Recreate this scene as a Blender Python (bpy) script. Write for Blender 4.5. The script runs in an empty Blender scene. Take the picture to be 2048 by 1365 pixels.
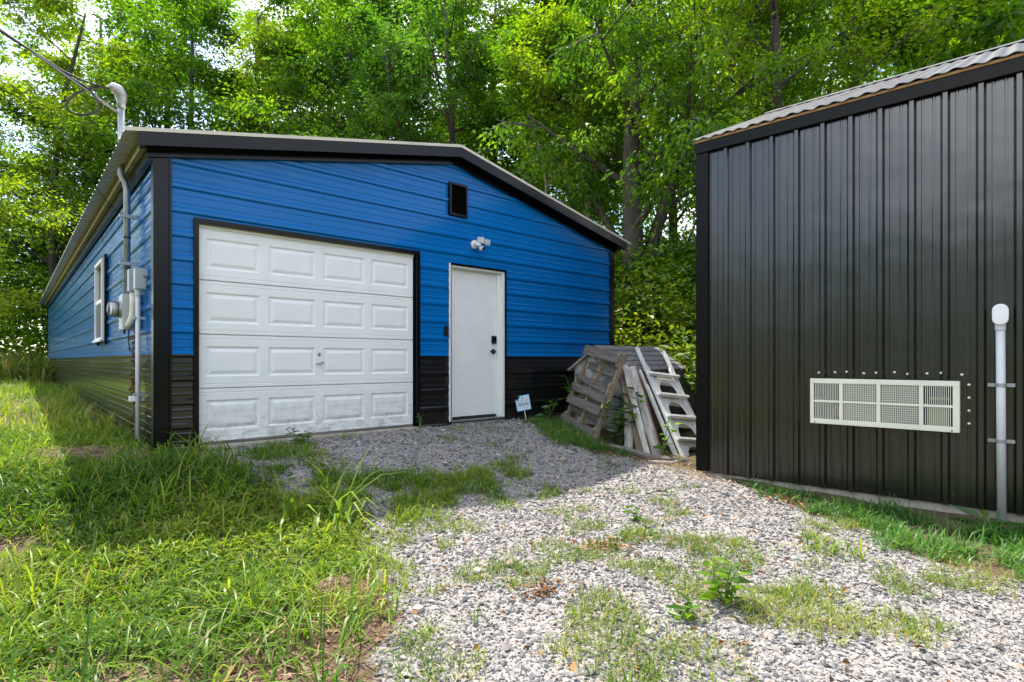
import bpy, bmesh, math, random
import numpy as np
from mathutils import Matrix, Vector
R = math.radians
rng = np.random.default_rng(7)
random.seed(7)
sc = bpy.context.scene
C = sc.collection

# ---------------------------------------------------------------- camera, sky, sun, exposure
F_PX = 1122.0
cam_d = bpy.data.cameras.new('camera')
cam = bpy.data.objects.new('camera', cam_d); C.objects.link(cam); sc.camera = cam
cam.location = (0, 0, 0.81); cam.rotation_euler = (R(90), 0, 0)
cam_d.sensor_width = 36.0; cam_d.lens = 36.0 * F_PX / 2048.0
cam_d.shift_y = (721 - 682.5) / 2048.0
cam_d.clip_start = 0.05; cam_d.clip_end = 1500

SUN = Vector((-0.274, 0.533, 1.0)).normalized()          # towards the sun
elev = math.asin(SUN.z); az = math.atan2(SUN.x, SUN.y)   # azimuth from +Y towards +X
world = bpy.data.worlds.new('World'); sc.world = world; world.use_nodes = True
nt = world.node_tree; nt.nodes.clear()
wo = nt.nodes.new('ShaderNodeOutputWorld'); bg = nt.nodes.new('ShaderNodeBackground')
sky = nt.nodes.new('ShaderNodeTexSky'); sky.sky_type = 'NISHITA'; sky.sun_disc = False
sky.sun_elevation = elev; sky.sun_rotation = az; sky.air_density = 1.0; sky.dust_density = 1.2
tc = nt.nodes.new('ShaderNodeTexCoord'); cn = nt.nodes.new('ShaderNodeTexNoise')
cn.inputs['Scale'].default_value = 2.3; cn.inputs['Detail'].default_value = 7; cn.inputs['Roughness'].default_value = 0.58
cr = nt.nodes.new('ShaderNodeMapRange'); cr.inputs[1].default_value = 0.46; cr.inputs[2].default_value = 0.62
mx = nt.nodes.new('ShaderNodeMix'); mx.data_type = 'RGBA'
mx.inputs[7].default_value = (9.0, 9.2, 9.6, 1)
nt.links.new(tc.outputs['Generated'], cn.inputs['Vector']); nt.links.new(cn.outputs['Fac'], cr.inputs[0])
nt.links.new(cr.outputs[0], mx.inputs[0]); nt.links.new(sky.outputs[0], mx.inputs[6])
nt.links.new(mx.outputs[2], bg.inputs['Color']); bg.inputs['Strength'].default_value = 0.15
nt.links.new(bg.outputs[0], wo.inputs['Surface'])
sun_d = bpy.data.lights.new('sun', 'SUN'); sun_d.energy = 4.3; sun_d.angle = R(0.55); sun_d.color = (1.0, 0.94, 0.84)
sun = bpy.data.objects.new('sun', sun_d); C.objects.link(sun)
sun.rotation_euler = SUN.to_track_quat('Z', 'Y').to_euler(); sun.location = (-4, 12, 30)
sc.view_settings.view_transform = 'Standard'; sc.view_settings.look = 'None'
sc.view_settings.gamma = 1.0; sc.view_settings.use_curve_mapping = False
sc.view_settings.exposure = 1.34
sc.render.engine = 'CYCLES'
sc.cycles.max_bounces = 6; sc.cycles.diffuse_bounces = 3; sc.cycles.glossy_bounces = 3
sc.cycles.transmission_bounces = 5; sc.cycles.transparent_max_bounces = 6
sc.cycles.caustics_reflective = False; sc.cycles.caustics_refractive = False
sc.cycles.sample_clamp_indirect = 6.0

# ---------------------------------------------------------------- materials
def newmat(name):
    m = bpy.data.materials.new(name); m.use_nodes = True
    n = m.node_tree.nodes; l = m.node_tree.links
    return m, n, l, n['Principled BSDF']
def ramp(n, stops):
    r = n.new('ShaderNodeValToRGB'); e = r.color_ramp.elements
    while len(e) < len(stops): e.new(0.5)
    for i, (p, c) in enumerate(stops): e[i].position = p; e[i].color = (*c, 1)
    return r
def noise(n, l, scale, detail=4, rough=0.55, stretch=None, coord='Object'):
    t = n.new('ShaderNodeTexCoord'); x = n.new('ShaderNodeTexNoise')
    x.inputs['Scale'].default_value = scale; x.inputs['Detail'].default_value = detail; x.inputs['Roughness'].default_value = rough
    if stretch:
        mp = n.new('ShaderNodeMapping'); mp.inputs['Scale'].default_value = stretch
        l.new(t.outputs[coord], mp.inputs['Vector']); l.new(mp.outputs[0], x.inputs['Vector'])
    else: l.new(t.outputs[coord], x.inputs['Vector'])
    return x
def simple(name, col, rough=0.5, metal=0.0, var=0.12, scale=6.0, bump=0.0, bscale=30.0, stretch=None, spec=0.5, coat=0.0, bdist=0.01, rvar=0.08):
    m, n, l, b = newmat(name)
    x = noise(n, l, scale, 5, 0.6, stretch)
    r = ramp(n, [(0.3, tuple(c * (1 - var) for c in col)), (0.7, tuple(min(1, c * (1 + var)) for c in col))])
    l.new(x.outputs['Fac'], r.inputs['Fac']); l.new(r.outputs['Color'], b.inputs['Base Color'])
    mr = n.new('ShaderNodeMapRange'); mr.inputs[3].default_value = max(0.02, rough - rvar); mr.inputs[4].default_value = min(1, rough + rvar)
    l.new(x.outputs['Fac'], mr.inputs[0]); l.new(mr.outputs[0], b.inputs['Roughness'])
    b.inputs['Metallic'].default_value = metal; b.inputs['Specular IOR Level'].default_value = spec
    b.inputs['Coat Weight'].default_value = coat
    if bump:
        y = noise(n, l, bscale, 4, 0.6, stretch); bp = n.new('ShaderNodeBump')
        bp.inputs['Strength'].default_value = bump; bp.inputs['Distance'].default_value = bdist
        l.new(y.outputs['Fac'], bp.inputs['Height']); l.new(bp.outputs[0], b.inputs['Normal'])
    return m
def painted_steel(name, col, rough, dirt=(0.16, 0.14, 0.11), dirt_amt=0.25, wav=0.25, ground_z=0.0, spec=0.5, coat=0.0):
    """painted sheet steel: slight oil canning, dust freckles, scuffs, mud splash near its foot"""
    m, n, l, b = newmat(name)
    b.inputs['Specular IOR Level'].default_value = spec; b.inputs['Coat Weight'].default_value = coat; b.inputs['Coat Roughness'].default_value = 0.12
    x = noise(n, l, 0.9, 3, 0.5)
    r = ramp(n, [(0.3, tuple(c * 0.94 for c in col)), (0.72, tuple(c * 1.05 for c in col))])
    l.new(x.outputs['Fac'], r.inputs['Fac'])
    sp = noise(n, l, 55.0, 3, 0.7); spr = ramp(n, [(0.66, (0, 0, 0)), (0.74, (1, 1, 1))]); l.new(sp.outputs['Fac'], spr.inputs['Fac'])
    t = n.new('ShaderNodeTexCoord'); sx = n.new('ShaderNodeSeparateXYZ'); l.new(t.outputs['Object'], sx.inputs[0])
    mr = n.new('ShaderNodeMapRange'); mr.inputs[1].default_value = ground_z + 0.55; mr.inputs[2].default_value = ground_z
    mr.inputs[3].default_value = 0.05; mr.inputs[4].default_value = 1.0
    l.new(sx.outputs['Z'], mr.inputs[0])
    mu = n.new('ShaderNodeMath'); mu.operation = 'MULTIPLY'; l.new(spr.outputs['Color'], mu.inputs[0]); l.new(mr.outputs[0], mu.inputs[1])
    mu2 = n.new('ShaderNodeMath'); mu2.operation = 'MULTIPLY'; mu2.inputs[1].default_value = dirt_amt; l.new(mu.outputs[0], mu2.inputs[0])
    mixn = n.new('ShaderNodeMix'); mixn.data_type = 'RGBA'; mixn.inputs[7].default_value = (*dirt, 1)
    l.new(mu2.outputs[0], mixn.inputs[0]); l.new(r.outputs['Color'], mixn.inputs[6]); l.new(mixn.outputs[2], b.inputs['Base Color'])
    rr = n.new('ShaderNodeMapRange'); rr.inputs[3].default_value = rough * 0.8; rr.inputs[4].default_value = rough * 1.25
    l.new(x.outputs['Fac'], rr.inputs[0]); l.new(rr.outputs[0], b.inputs['Roughness'])
    w = noise(n, l, 1.7, 2, 0.5); bp = n.new('ShaderNodeBump'); bp.inputs['Strength'].default_value = wav; bp.inputs['Distance'].default_value = 0.02
    l.new(w.outputs['Fac'], bp.inputs['Height']); l.new(bp.outputs[0], b.inputs['Normal']); l.new(bp.outputs[0], b.inputs['Coat Normal'])
    return m
def wood(name, c0, c1, rough=0.8, scale=3.0, stretch=(1, 12, 12), bump=0.4):
    m, n, l, b = newmat(name)
    x = noise(n, l, scale, 7, 0.65, stretch); r = ramp(n, [(0.32, c0), (0.7, c1)])
    l.new(x.outputs['Fac'], r.inputs['Fac']); l.new(r.outputs['Color'], b.inputs['Base Color']); b.inputs['Roughness'].default_value = rough
    bp = n.new('ShaderNodeBump'); bp.inputs['Strength'].default_value = bump; bp.inputs['Distance'].default_value = 0.006
    l.new(x.outputs['Fac'], bp.inputs['Height']); l.new(bp.outputs[0], b.inputs['Normal'])
    return m
def leafmat(name, trans=0.45, gloss=0.06, tint=(1.25, 1.3, 0.55), rough=0.4):
    """leaf tissue: own colour from the vertex attribute 'tone', light passes through the blade"""
    m, n, l, b = newmat(name); n.remove(b); out = n['Material Output']
    at = n.new('ShaderNodeAttribute'); at.attribute_name = 'tone'
    df = n.new('ShaderNodeBsdfDiffuse'); tr = n.new('ShaderNodeBsdfTranslucent'); gl = n.new('ShaderNodeBsdfGlossy')
    gl.inputs['Roughness'].default_value = rough; gl.inputs['Color'].default_value = (1, 1, 1, 1)
    mu = n.new('ShaderNodeMix'); mu.data_type = 'RGBA'; mu.blend_type = 'MULTIPLY'; mu.inputs[0].default_value = 1; mu.inputs[7].default_value = (*tint, 1)
    l.new(at.outputs['Color'], mu.inputs[6]); l.new(at.outputs['Color'], df.inputs['Color']); l.new(mu.outputs[2], tr.inputs['Color'])
    a = n.new('ShaderNodeMixShader'); a.inputs[0].default_value = trans; l.new(df.outputs[0], a.inputs[1]); l.new(tr.outputs[0], a.inputs[2])
    c = n.new('ShaderNodeMixShader'); c.inputs[0].default_value = gloss; l.new(a.outputs[0], c.inputs[1]); l.new(gl.outputs[0], c.inputs[2])
    l.new(c.outputs[0], out.inputs['Surface'])
    return m
def tonemat(name, rough=0.85, bump=0.0, spec=0.3):
    m, n, l, b = newmat(name); at = n.new('ShaderNodeAttribute'); at.attribute_name = 'tone'
    x = noise(n, l, 60, 3); mr = n.new('ShaderNodeMapRange'); mr.inputs[3].default_value = 0.75; mr.inputs[4].default_value = 1.25; l.new(x.outputs['Fac'], mr.inputs[0])
    mu = n.new('ShaderNodeMix'); mu.data_type = 'RGBA'; mu.blend_type = 'MULTIPLY'; mu.inputs[0].default_value = 1
    l.new(at.outputs['Color'], mu.inputs[6]); l.new(mr.outputs[0], mu.inputs[7]); l.new(mu.outputs[2], b.inputs['Base Color'])
    b.inputs['Roughness'].default_value = rough; b.inputs['Specular IOR Level'].default_value = spec
    return m
def door_white(name):
    """white enamelled door skin: mildew streaks and mud on the lowest section"""
    m, n, l, b = newmat(name)
    t = n.new('ShaderNodeNewGeometry'); sx = n.new('ShaderNodeSeparateXYZ'); l.new(t.outputs['Position'], sx.inputs[0])
    mr = n.new('ShaderNodeMapRange'); mr.inputs[1].default_value = 0.55; mr.inputs[2].default_value = 0.0; l.new(sx.outputs['Z'], mr.inputs[0])
    x = noise(n, l, 5, 8, 0.75, (1.6, 1.6, 3)); r = ramp(n, [(0.45, (0, 0, 0)), (0.64, (1, 1, 1))]); l.new(x.outputs['Fac'], r.inputs['Fac'])
    mu = n.new('ShaderNodeMath'); mu.operation = 'MULTIPLY'; l.new(r.outputs['Color'], mu.inputs[0]); l.new(mr.outputs[0], mu.inputs[1])
    mu2 = n.new('ShaderNodeMath'); mu2.operation = 'MULTIPLY'; mu2.inputs[1].default_value = 0.8; l.new(mu.outputs[0], mu2.inputs[0])
    y = noise(n, l, 2.2, 5, 0.6); r2 = ramp(n, [(0.3, (0.74, 0.745, 0.74)), (0.7, (0.82, 0.82, 0.80))]); l.new(y.outputs['Fac'], r2.inputs['Fac'])
    mixn = n.new('ShaderNodeMix'); mixn.data_type = 'RGBA'; mixn.inputs[7].default_value = (0.30, 0.30, 0.27, 1)
    l.new(mu2.outputs[0], mixn.inputs[0]); l.new(r2.outputs['Color'], mixn.inputs[6]); l.new(mixn.outputs[2], b.inputs['Base Color'])
    b.inputs['Roughness'].default_value = 0.42
    g = noise(n, l, 30, 3, 0.6, (1, 1, 6)); bp = n.new('ShaderNodeBump'); bp.inputs['Strength'].default_value = 0.03; bp.inputs['Distance'].default_value = 0.004
    l.new(g.outputs['Fac'], bp.inputs['Height']); l.new(bp.outputs[0], b.inputs['Normal'])
    return m
M = {}
M['blue'] = painted_steel('blue_steel', (0.001, 0.132, 0.41), 0.17, dirt=(0.3, 0.3, 0.3), dirt_amt=0.08, spec=0.2)
M['black_blue'] = painted_steel('black_steel', (0.008, 0.008, 0.009), 0.17, ground_z=-0.05, dirt_amt=0.85, spec=0.8)
M['black'] = painted_steel('shed_black_steel', (0.010, 0.0088, 0.0075), 0.22, ground_z=0.0, dirt=(0.22, 0.2, 0.17), dirt_amt=0.9, wav=0.55, spec=0.8, coat=0.35)
M['trim'] = simple('black_trim', (0.004, 0.004, 0.006), 0.2, var=0.2, scale=3, bump=0.05, bscale=3, spec=0.2)
M['shedtrim'] = simple('shed_black_trim', (0.006, 0.006, 0.0055), 0.3, var=0.2, scale=3, bump=0.1, bscale=4, spec=0.14)
M['roof'] = simple('stone_coloured_roof_steel', (0.52, 0.47, 0.37), 0.4, 0.1, var=0.12, scale=2)
M['shedroof'] = simple('weathered_dark_roofing', (0.055, 0.054, 0.055), 0.6, 0.0, var=0.4, scale=4, bump=0.15, bscale=10)
M['door'] = door_white('white_door_enamel')
M['white'] = simple('white_paint', (0.78, 0.78, 0.76), 0.4, var=0.04)
M['cream'] = simple('cream_enamel', (0.74, 0.72, 0.60), 0.4, var=0.05, scale=3)
M['plastic_white'] = simple('white_plastic', (0.80, 0.80, 0.80), 0.35, var=0.03)
M['blackplastic'] = simple('black_plastic', (0.012, 0.012, 0.013), 0.35, var=0.2)
M['chrome'] = simple('chrome', (0.6, 0.6, 0.62), 0.2, 1.0, var=0.05)
M['galv'] = simple('galvanised_steel', (0.36, 0.38, 0.40), 0.42, 0.7, var=0.18, scale=14)
M['greybox'] = simple('grey_enamelled_box', (0.42, 0.45, 0.45), 0.4, 0.1, var=0.08, scale=5)
M['pvc'] = simple('grey_pvc', (0.55, 0.555, 0.56), 0.45, var=0.06)
M['pvccream'] = simple('aged_pvc', (0.66, 0.62, 0.50), 0.45, var=0.06)
M['cable'] = simple('black_cable', (0.02, 0.02, 0.02), 0.5, var=0.2)
M['cablegrey'] = simple('bare_aluminium_cable', (0.25, 0.25, 0.26), 0.4, 0.5, var=0.2)
M['concrete'] = simple('concrete', (0.36, 0.32, 0.26), 0.9, var=0.25, scale=9, bump=0.5, bscale=40)
M['woodedge'] = wood('raw_timber_edge', (0.30, 0.15, 0.06), (0.46, 0.26, 0.12))
M['pallet'] = wood('weathered_pallet_timber', (0.07, 0.06, 0.052), (0.23, 0.20, 0.175), stretch=(1.2, 14, 14))
M['palletwarm'] = wood('paler_pallet_timber', (0.16, 0.115, 0.07), (0.36, 0.28, 0.20), stretch=(1.2, 14, 14))
M['plankwhite'] = wood('peeling_white_plank', (0.20, 0.16, 0.13), (0.62, 0.60, 0.57), scale=4, stretch=(1.0, 6, 6))
M['plankbrown'] = wood('brown_plank', (0.13, 0.09, 0.06), (0.34, 0.27, 0.20), stretch=(1.0, 10, 10))
M['plankred'] = wood('red_brown_plank', (0.11, 0.045, 0.03), (0.30, 0.2, 0.16), stretch=(1.0, 8, 8))
M['ladder'] = simple('chalky_white_ladder_plastic', (0.70, 0.69, 0.66), 0.6, var=0.2, scale=8, bump=0.1, bscale=20)
M['bark'] = wood('bark', (0.022, 0.018, 0.014), (0.085, 0.068, 0.055), 0.9, 5.0, (5, 5, 0.7), 1.0)
M['barkpale'] = wood('pale_bark', (0.10, 0.09, 0.075), (0.26, 0.24, 0.20), 0.9, 6.0, (3, 3, 0.8), 0.7)
M['shingle'] = simple('grey_asphalt_shingle', (0.17, 0.16, 0.165), 0.92, var=0.35, scale=18, bump=0.4, bscale=150)
M['hutwhite'] = wood('old_white_boards', (0.26, 0.26, 0.24), (0.55, 0.55, 0.52), stretch=(6, 6, 3))
M['tarp'] = simple('dark_tarp', (0.03, 0.03, 0.034), 0.5, var=0.3, bump=0.6, bscale=6, bdist=0.05)
M['leaf'] = leafmat('tree_leaf', 0.56, 0.02, (1.6, 1.62, .38))
M['leafdark'] = leafmat('undergrowth_leaf', 0.45, 0.03, (1.5, 1.4, .45))
M['grass'] = leafmat('grass_blade', 0.44, 0.015, (1.3, 1.3, 0.5))
M['dry'] = tonemat('dry_matter', 0.9)
M['stone'] = tonemat('crushed_stone', 0.8)
M['signblue'] = simple('sign_blue', (0.05, 0.32, 0.55), 0.4, var=0.05)
M['signdark'] = simple('sign_print_navy', (0.012, 0.06, 0.13), 0.45, var=0.05)
M['signwhite'] = simple('sign_white', (0.60, 0.68, 0.74), 0.4, var=0.05)
M['copper'] = simple('copper_pipe', (0.55, 0.25, 0.14), 0.35, 0.8, var=0.2)
M['coil'] = simple('condenser_fins', (0.10, 0.11, 0.09), 0.5, 0.4, var=0.3, scale=40)
M['dark'] = simple('dark_inside', (0.02, 0.02, 0.02), 0.8, var=0.2)
M['greenpaint'] = simple('pale_green_casing', (0.35, 0.42, 0.22), 0.5, var=0.15)
M['insul'] = simple('yellowed_insulation', (0.42, 0.36, 0.22), 0.9, var=0.4, scale=8, bump=0.8, bscale=12, bdist=0.05)
def glassmat(name, tint, rough=0.03, clear=0.9):
    m, n, l, b = newmat(name); n.remove(b); out = n['Material Output']
    tr = n.new('ShaderNodeBsdfTransparent'); tr.inputs['Color'].default_value = (*tint, 1); gl = n.new('ShaderNodeBsdfGlossy'); gl.inputs['Roughness'].default_value = rough
    lw = n.new('ShaderNodeFresnel'); lw.inputs['IOR'].default_value = 1.5; mx_ = n.new('ShaderNodeMixShader')
    x = noise(n, l, 3, 2); bp = n.new('ShaderNodeBump'); bp.inputs['Strength'].default_value = 0.04; l.new(x.outputs['Fac'], bp.inputs['Height']); l.new(bp.outputs[0], gl.inputs['Normal'])
    l.new(lw.outputs[0], mx_.inputs[0]); l.new(tr.outputs[0], mx_.inputs[1]); l.new(gl.outputs[0], mx_.inputs[2]); l.new(mx_.outputs[0], out.inputs['Surface'])
    return m
M['glass'] = glassmat('window_glass', (0.9, 0.95, 0.93))
M['meterglass'] = glassmat('meter_glass', (0.97, 0.97, 0.97), 0.05)

# ---------------------------------------------------------------- mesh helpers
class MB:
    def __init__(s): s.v = []; s.f = []
    def face(s, *pts):
        i = len(s.v); s.v += [tuple(p) for p in pts]; s.f.append(tuple(range(i, i + len(pts)))); return s
    def box(s, x0, x1, y0, y1, z0, z1):
        i = len(s.v)
        s.v += [(x0,y0,z0),(x1,y0,z0),(x1,y1,z0),(x0,y1,z0),(x0,y0,z1),(x1,y0,z1),(x1,y1,z1),(x0,y1,z1)]
        s.f += [tuple(i + k for k in q) for q in ((0,3,2,1),(4,5,6,7),(0,1,5,4),(1,2,6,5),(2,3,7,6),(3,0,4,7))]
        return s
    def hexa(s, p):     # eight corners ordered as in box
        i = len(s.v); s.v += [tuple(q) for q in p]
        s.f += [tuple(i + k for k in q) for q in ((0,3,2,1),(4,5,6,7),(0,1,5,4),(1,2,6,5),(2,3,7,6),(3,0,4,7))]
        return s
    def beam(s, a, b, wv, tv):      # a bar from a to b, full width vector wv and thickness vector tv
        a = Vector(a); b = Vector(b); w = Vector(wv) / 2; t = Vector(tv) / 2
        return s.hexa([a-w-t, a+w-t, b+w-t, b-w-t, a-w+t, a+w+t, b+w+t, b-w+t])
    def tube(s, pts, rad, n=8, cap=True):
        pts = [Vector(p) for p in pts]
        if not isinstance(rad, (list, tuple)): rad = [rad] * len(pts)
        i0 = len(s.v); up = None
        for k, p in enumerate(pts):
            d = (pts[min(k+1, len(pts)-1)] - pts[max(k-1, 0)])
            d = d.normalized() if d.length > 1e-9 else Vector((0,0,1))
            if up is None: up = Vector((1,0,0)) if abs(d.x) < 0.8 else Vector((0,1,0))
            a = (up - d * up.dot(d)); a = a.normalized() if a.length > 1e-6 else d.orthogonal().normalized()
            b = d.cross(a); up = a
            for j in range(n):
                t = 2 * math.pi * j / n; s.v.append(tuple(p + (a * math.cos(t) + b * math.sin(t)) * rad[k]))
        for k in range(len(pts) - 1):
            for j in range(n):
                s.f.append((i0+k*n+j, i0+k*n+(j+1)%n, i0+(k+1)*n+(j+1)%n, i0+(k+1)*n+j))
        if cap:
            s.f.append(tuple(i0 + j for j in reversed(range(n)))); m = i0 + (len(pts)-1)*n; s.f.append(tuple(m + j for j in range(n)))
        return s
    def prism(s, poly, y0, y1, ax='y'):     # polygon in the (x,z) plane pushed from y0 to y1
        i = len(s.v); n = len(poly)
        for y in (y0, y1):
            for (a, b) in poly: s.v.append((a, y, b) if ax == 'y' else ((y, a, b) if ax == 'x' else (a, b, y)))
        s.f.append(tuple(i + k for k in range(n))); s.f.append(tuple(i + n + k for k in reversed(range(n))))
        for k in range(n): s.f.append((i+k, i+n+k, i+n+(k+1)%n, i+(k+1)%n))
        return s
    def mesh(s, name, mat, bevel=0.0, smooth=False, seg=2):
        me = bpy.data.meshes.new(name); me.from_pydata(s.v, [], s.f); me.materials.append(mat)
        b = bmesh.new(); b.from_mesh(me)
        bmesh.ops.remove_doubles(b, verts=b.verts, dist=1e-5)
        bmesh.ops.recalc_face_normals(b, faces=b.faces)
        if bevel: bmesh.ops.bevel(b, geom=list(b.edges), offset=bevel, segments=seg, affect='EDGES', clamp_overlap=True)
        b.to_mesh(me); b.free()
        if smooth: me.shade_smooth(); 
        return me
    def build(s, name, mat, parent=None, bevel=0.0, smooth=False, raw=False):
        if raw:
            me = bpy.data.meshes.new(name); me.from_pydata(s.v, [], s.f); me.materials.append(mat)
            if smooth: me.shade_smooth()
        else: me = s.mesh(name, mat, bevel, smooth)
        if smooth and bevel: me.set_sharp_from_angle(angle=R(40))
        return link(name, me, parent)
def link(name, me, parent=None):
    o = bpy.data.objects.new(name, me); C.objects.link(o)
    if parent is not None: o.parent = parent
    return o
def tag(o, label=None, cat=None, group=None, kind=None):
    if label: o['label'] = label
    if cat: o['category'] = cat
    if group: o['group'] = group
    if kind: o['kind'] = kind
    return o
def thing(name, label, cat, loc=(0,0,0), rz=0.0, group=None, rot=None):
    o = bpy.data.objects.new(name, None); C.objects.link(o); o.location = loc
    o.rotation_euler = rot if rot else (0, 0, rz); o.empty_display_size = 0.2
    return tag(o, label, cat, group)
def npmesh(name, V, T, mat, tone=None, smooth=False):
    """V (n,3), T (m,3) triangles"""
    me = bpy.data.meshes.new(name); n = len(V); m = len(T)
    me.vertices.add(n); me.vertices.foreach_set('co', np.ascontiguousarray(V, np.float32).ravel())
    me.loops.add(m * 3); me.loops.foreach_set('vertex_index', np.ascontiguousarray(T, np.int32).ravel())
    me.polygons.add(m); me.polygons.foreach_set('loop_start', np.arange(0, m * 3, 3, dtype=np.int32))
    me.polygons.foreach_set('use_smooth', np.full(m, smooth, dtype=bool))
    if tone is not None:
        at = me.attributes.new('tone', 'FLOAT_COLOR', 'POINT')
        at.data.foreach_set('color', np.ascontiguousarray(np.c_[tone, np.ones(n)], np.float32).ravel())
    me.materials.append(mat); me.update(calc_edges=True)
    return me
def unit(a): return a / np.maximum(np.linalg.norm(a, axis=-1, keepdims=True), 1e-9)
def leaves(name, P, D, N, L, Wd, tone, mat, fold=0.18):
    """pointed folded leaf blades: base P, direction D, normal N"""
    D = unit(D); S = unit(np.cross(D, N)); N = np.cross(S, D); n = len(P); L = L[:, None]; Wd = Wd[:, None]
    mid = P + D * L * 0.45
    V = np.stack([P, mid + S * Wd * .5 + N * Wd * fold, P + D * L - N * L * .08, mid - S * Wd * .5 + N * Wd * fold], 1).reshape(-1, 3)
    b = np.arange(n)[:, None] * 4; T = np.stack([b + [0, 1, 2], b + [0, 2, 3]], 1).reshape(-1, 3)
    return npmesh(name, V, T, mat, np.repeat(tone, 4, 0))
def blades(name, P, az, L, Wd, bend, tone, mat, tilt=None):
    """arching grass blades, four cross rows each"""
    n = len(P); d = np.c_[np.cos(az), np.sin(az), np.zeros(n)]; s = np.c_[-np.sin(az), np.cos(az), np.zeros(n)]
    if tilt is None: tilt = np.zeros(n)
    rows = []
    for t, wd in ((0, .8), (.35, 1.0), (.7, .75), (1.0, 0)):
        ang = tilt + bend * t * .8
        hor = L * t * np.sin(np.clip(ang, 0, 2.2)); ver = L * t * np.cos(np.clip(ang, 0, 2.2))
        c = P + d * hor[:, None] + np.array([0, 0, 1.0]) * ver[:, None]
        if wd: rows += [c - s * (Wd * wd * .5)[:, None], c + s * (Wd * wd * .5)[:, None]]
        else: rows.append(c)
    V = np.stack(rows, 1).reshape(-1, 3); b = np.arange(n)[:, None] * 7
    T = np.stack([b + q for q in ([0,1,3],[0,3,2],[2,3,5],[2,5,4],[4,5,6])], 1).reshape(-1, 3)
    return npmesh(name, V, T, mat, np.repeat(tone, 7, 0), True)
def inpoly(P, poly):
    x, y = P[:, 0], P[:, 1]; ins = np.zeros(len(P), bool); n = len(poly)
    for i in range(n):
        (x0, y0), (x1, y1) = poly[i], poly[(i + 1) % n]
        c = ((y0 > y) != (y1 > y)); xi = (x1 - x0) * (y - y0) / (y1 - y0 + 1e-12) + x0
        ins ^= c & (x < xi)
    return ins
def vnoise(x, y, s=1.0, seed=0):
    """smooth value noise on the ground plane"""
    x = np.asarray(x) * s; y = np.asarray(y) * s; xi = np.floor(x).astype(np.int64); yi = np.floor(y).astype(np.int64)
    fx = x - xi; fy = y - yi; fx = fx*fx*(3-2*fx); fy = fy*fy*(3-2*fy)
    def hsh(a, b):
        k = (a * 374761393 + b * 668265263 + seed * 69069) & 0x7fffffff; k = ((k ^ (k >> 13)) * 1274126177) & 0x7fffffff
        return ((k ^ (k >> 16)) & 0xffff) / 65535.0
    return (hsh(xi, yi)*(1-fx)+hsh(xi+1, yi)*fx)*(1-fy) + (hsh(xi, yi+1)*(1-fx)+hsh(xi+1, yi+1)*fx)*fy

# ---------------------------------------------------------------- the lie of the land
ORG = np.array([-3.31394, 5.22959]); UA = np.array([0.746032, 0.665910]); WA = np.array([-0.665910, 0.746032])
BLUE_RZ = math.atan2(UA[1], UA[0])
def ss(t): t = np.clip(t, 0, 1); return t * t * (3 - 2 * t)
def uw(x, y): return (x-ORG[0])*UA[0]+(y-ORG[1])*UA[1], (x-ORG[0])*WA[0]+(y-ORG[1])*WA[1]
def loc(u, w, z=0.0): p = ORG + u*UA + w*WA; return (p[0], p[1], z)
def ground(x, y):
    x = np.asarray(x, float); y = np.asarray(y, float); u, w = uw(x, y); e = -w
    b = -.05 - .38*ss(e/2.8) - .03*ss((e-3)/3) + .012*np.clip(w, 0, 30)
    r = np.clip(u-8, 0, 60); hill = .75*np.minimum(r, 3.5)*ss(r/1.5) + .25*np.clip(r-3.5, 0, 25)
    far = ss((np.hypot(x, y)-9)/12)
    b = b + hill*ss((w+2.5)/2.5) + (vnoise(x, y, .35, 3)-.5)*.5*far
    b = b + .05*np.exp(-((x+.93)**2+(y-3.0)**2)/.03)*(.5+vnoise(x, y, 9, 77)) + .05*np.exp(-((x+3.9)**2+(y-4.8)**2)/.3)
    near = np.clip(np.maximum(-u, u-6.74), 0, 1) + np.clip(-w, 0, 1)
    return b + ((vnoise(x, y, 2.2, 1)-.5)*.05 + (vnoise(x, y, 6, 2)-.5)*.022)*np.clip(near*3, 0, 1)
GRAVEL = [(-2.67,4.99),(-2.24,4.62),(-1.88,4.54),(-1.51,4.4),(-1.19,4.11),(-0.97,3.76),(-0.92,3.41),(-0.62,2.98),(-0.59,2.59),(-0.55,2.18),(-.4,0.4),(3.2,0.4),(3.6,2.2),(3.18,2.8),(2.83,3.1),(2.62,3.56),(2.55,4.23),(2.36,4.93),(2.15,6.08),(1.76,6.44),(1.3,6.77),(0.65,6.95),(0.22,7.8),(-0.12,8.5),(-0.88,7.98),(-1.24,7.25),(-2.09,6.18),(-2.83,5.42)]
def gravel_mask(x, y):
    x = np.asarray(x, float); y = np.asarray(y, float)
    j = (vnoise(x, y, 3, 9)-.5)*.25; k = (vnoise(x, y, 3, 10)-.5)*.25
    return inpoly(np.c_[(x+j).ravel(), (y+k).ravel()], GRAVEL).reshape(x.shape)

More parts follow.
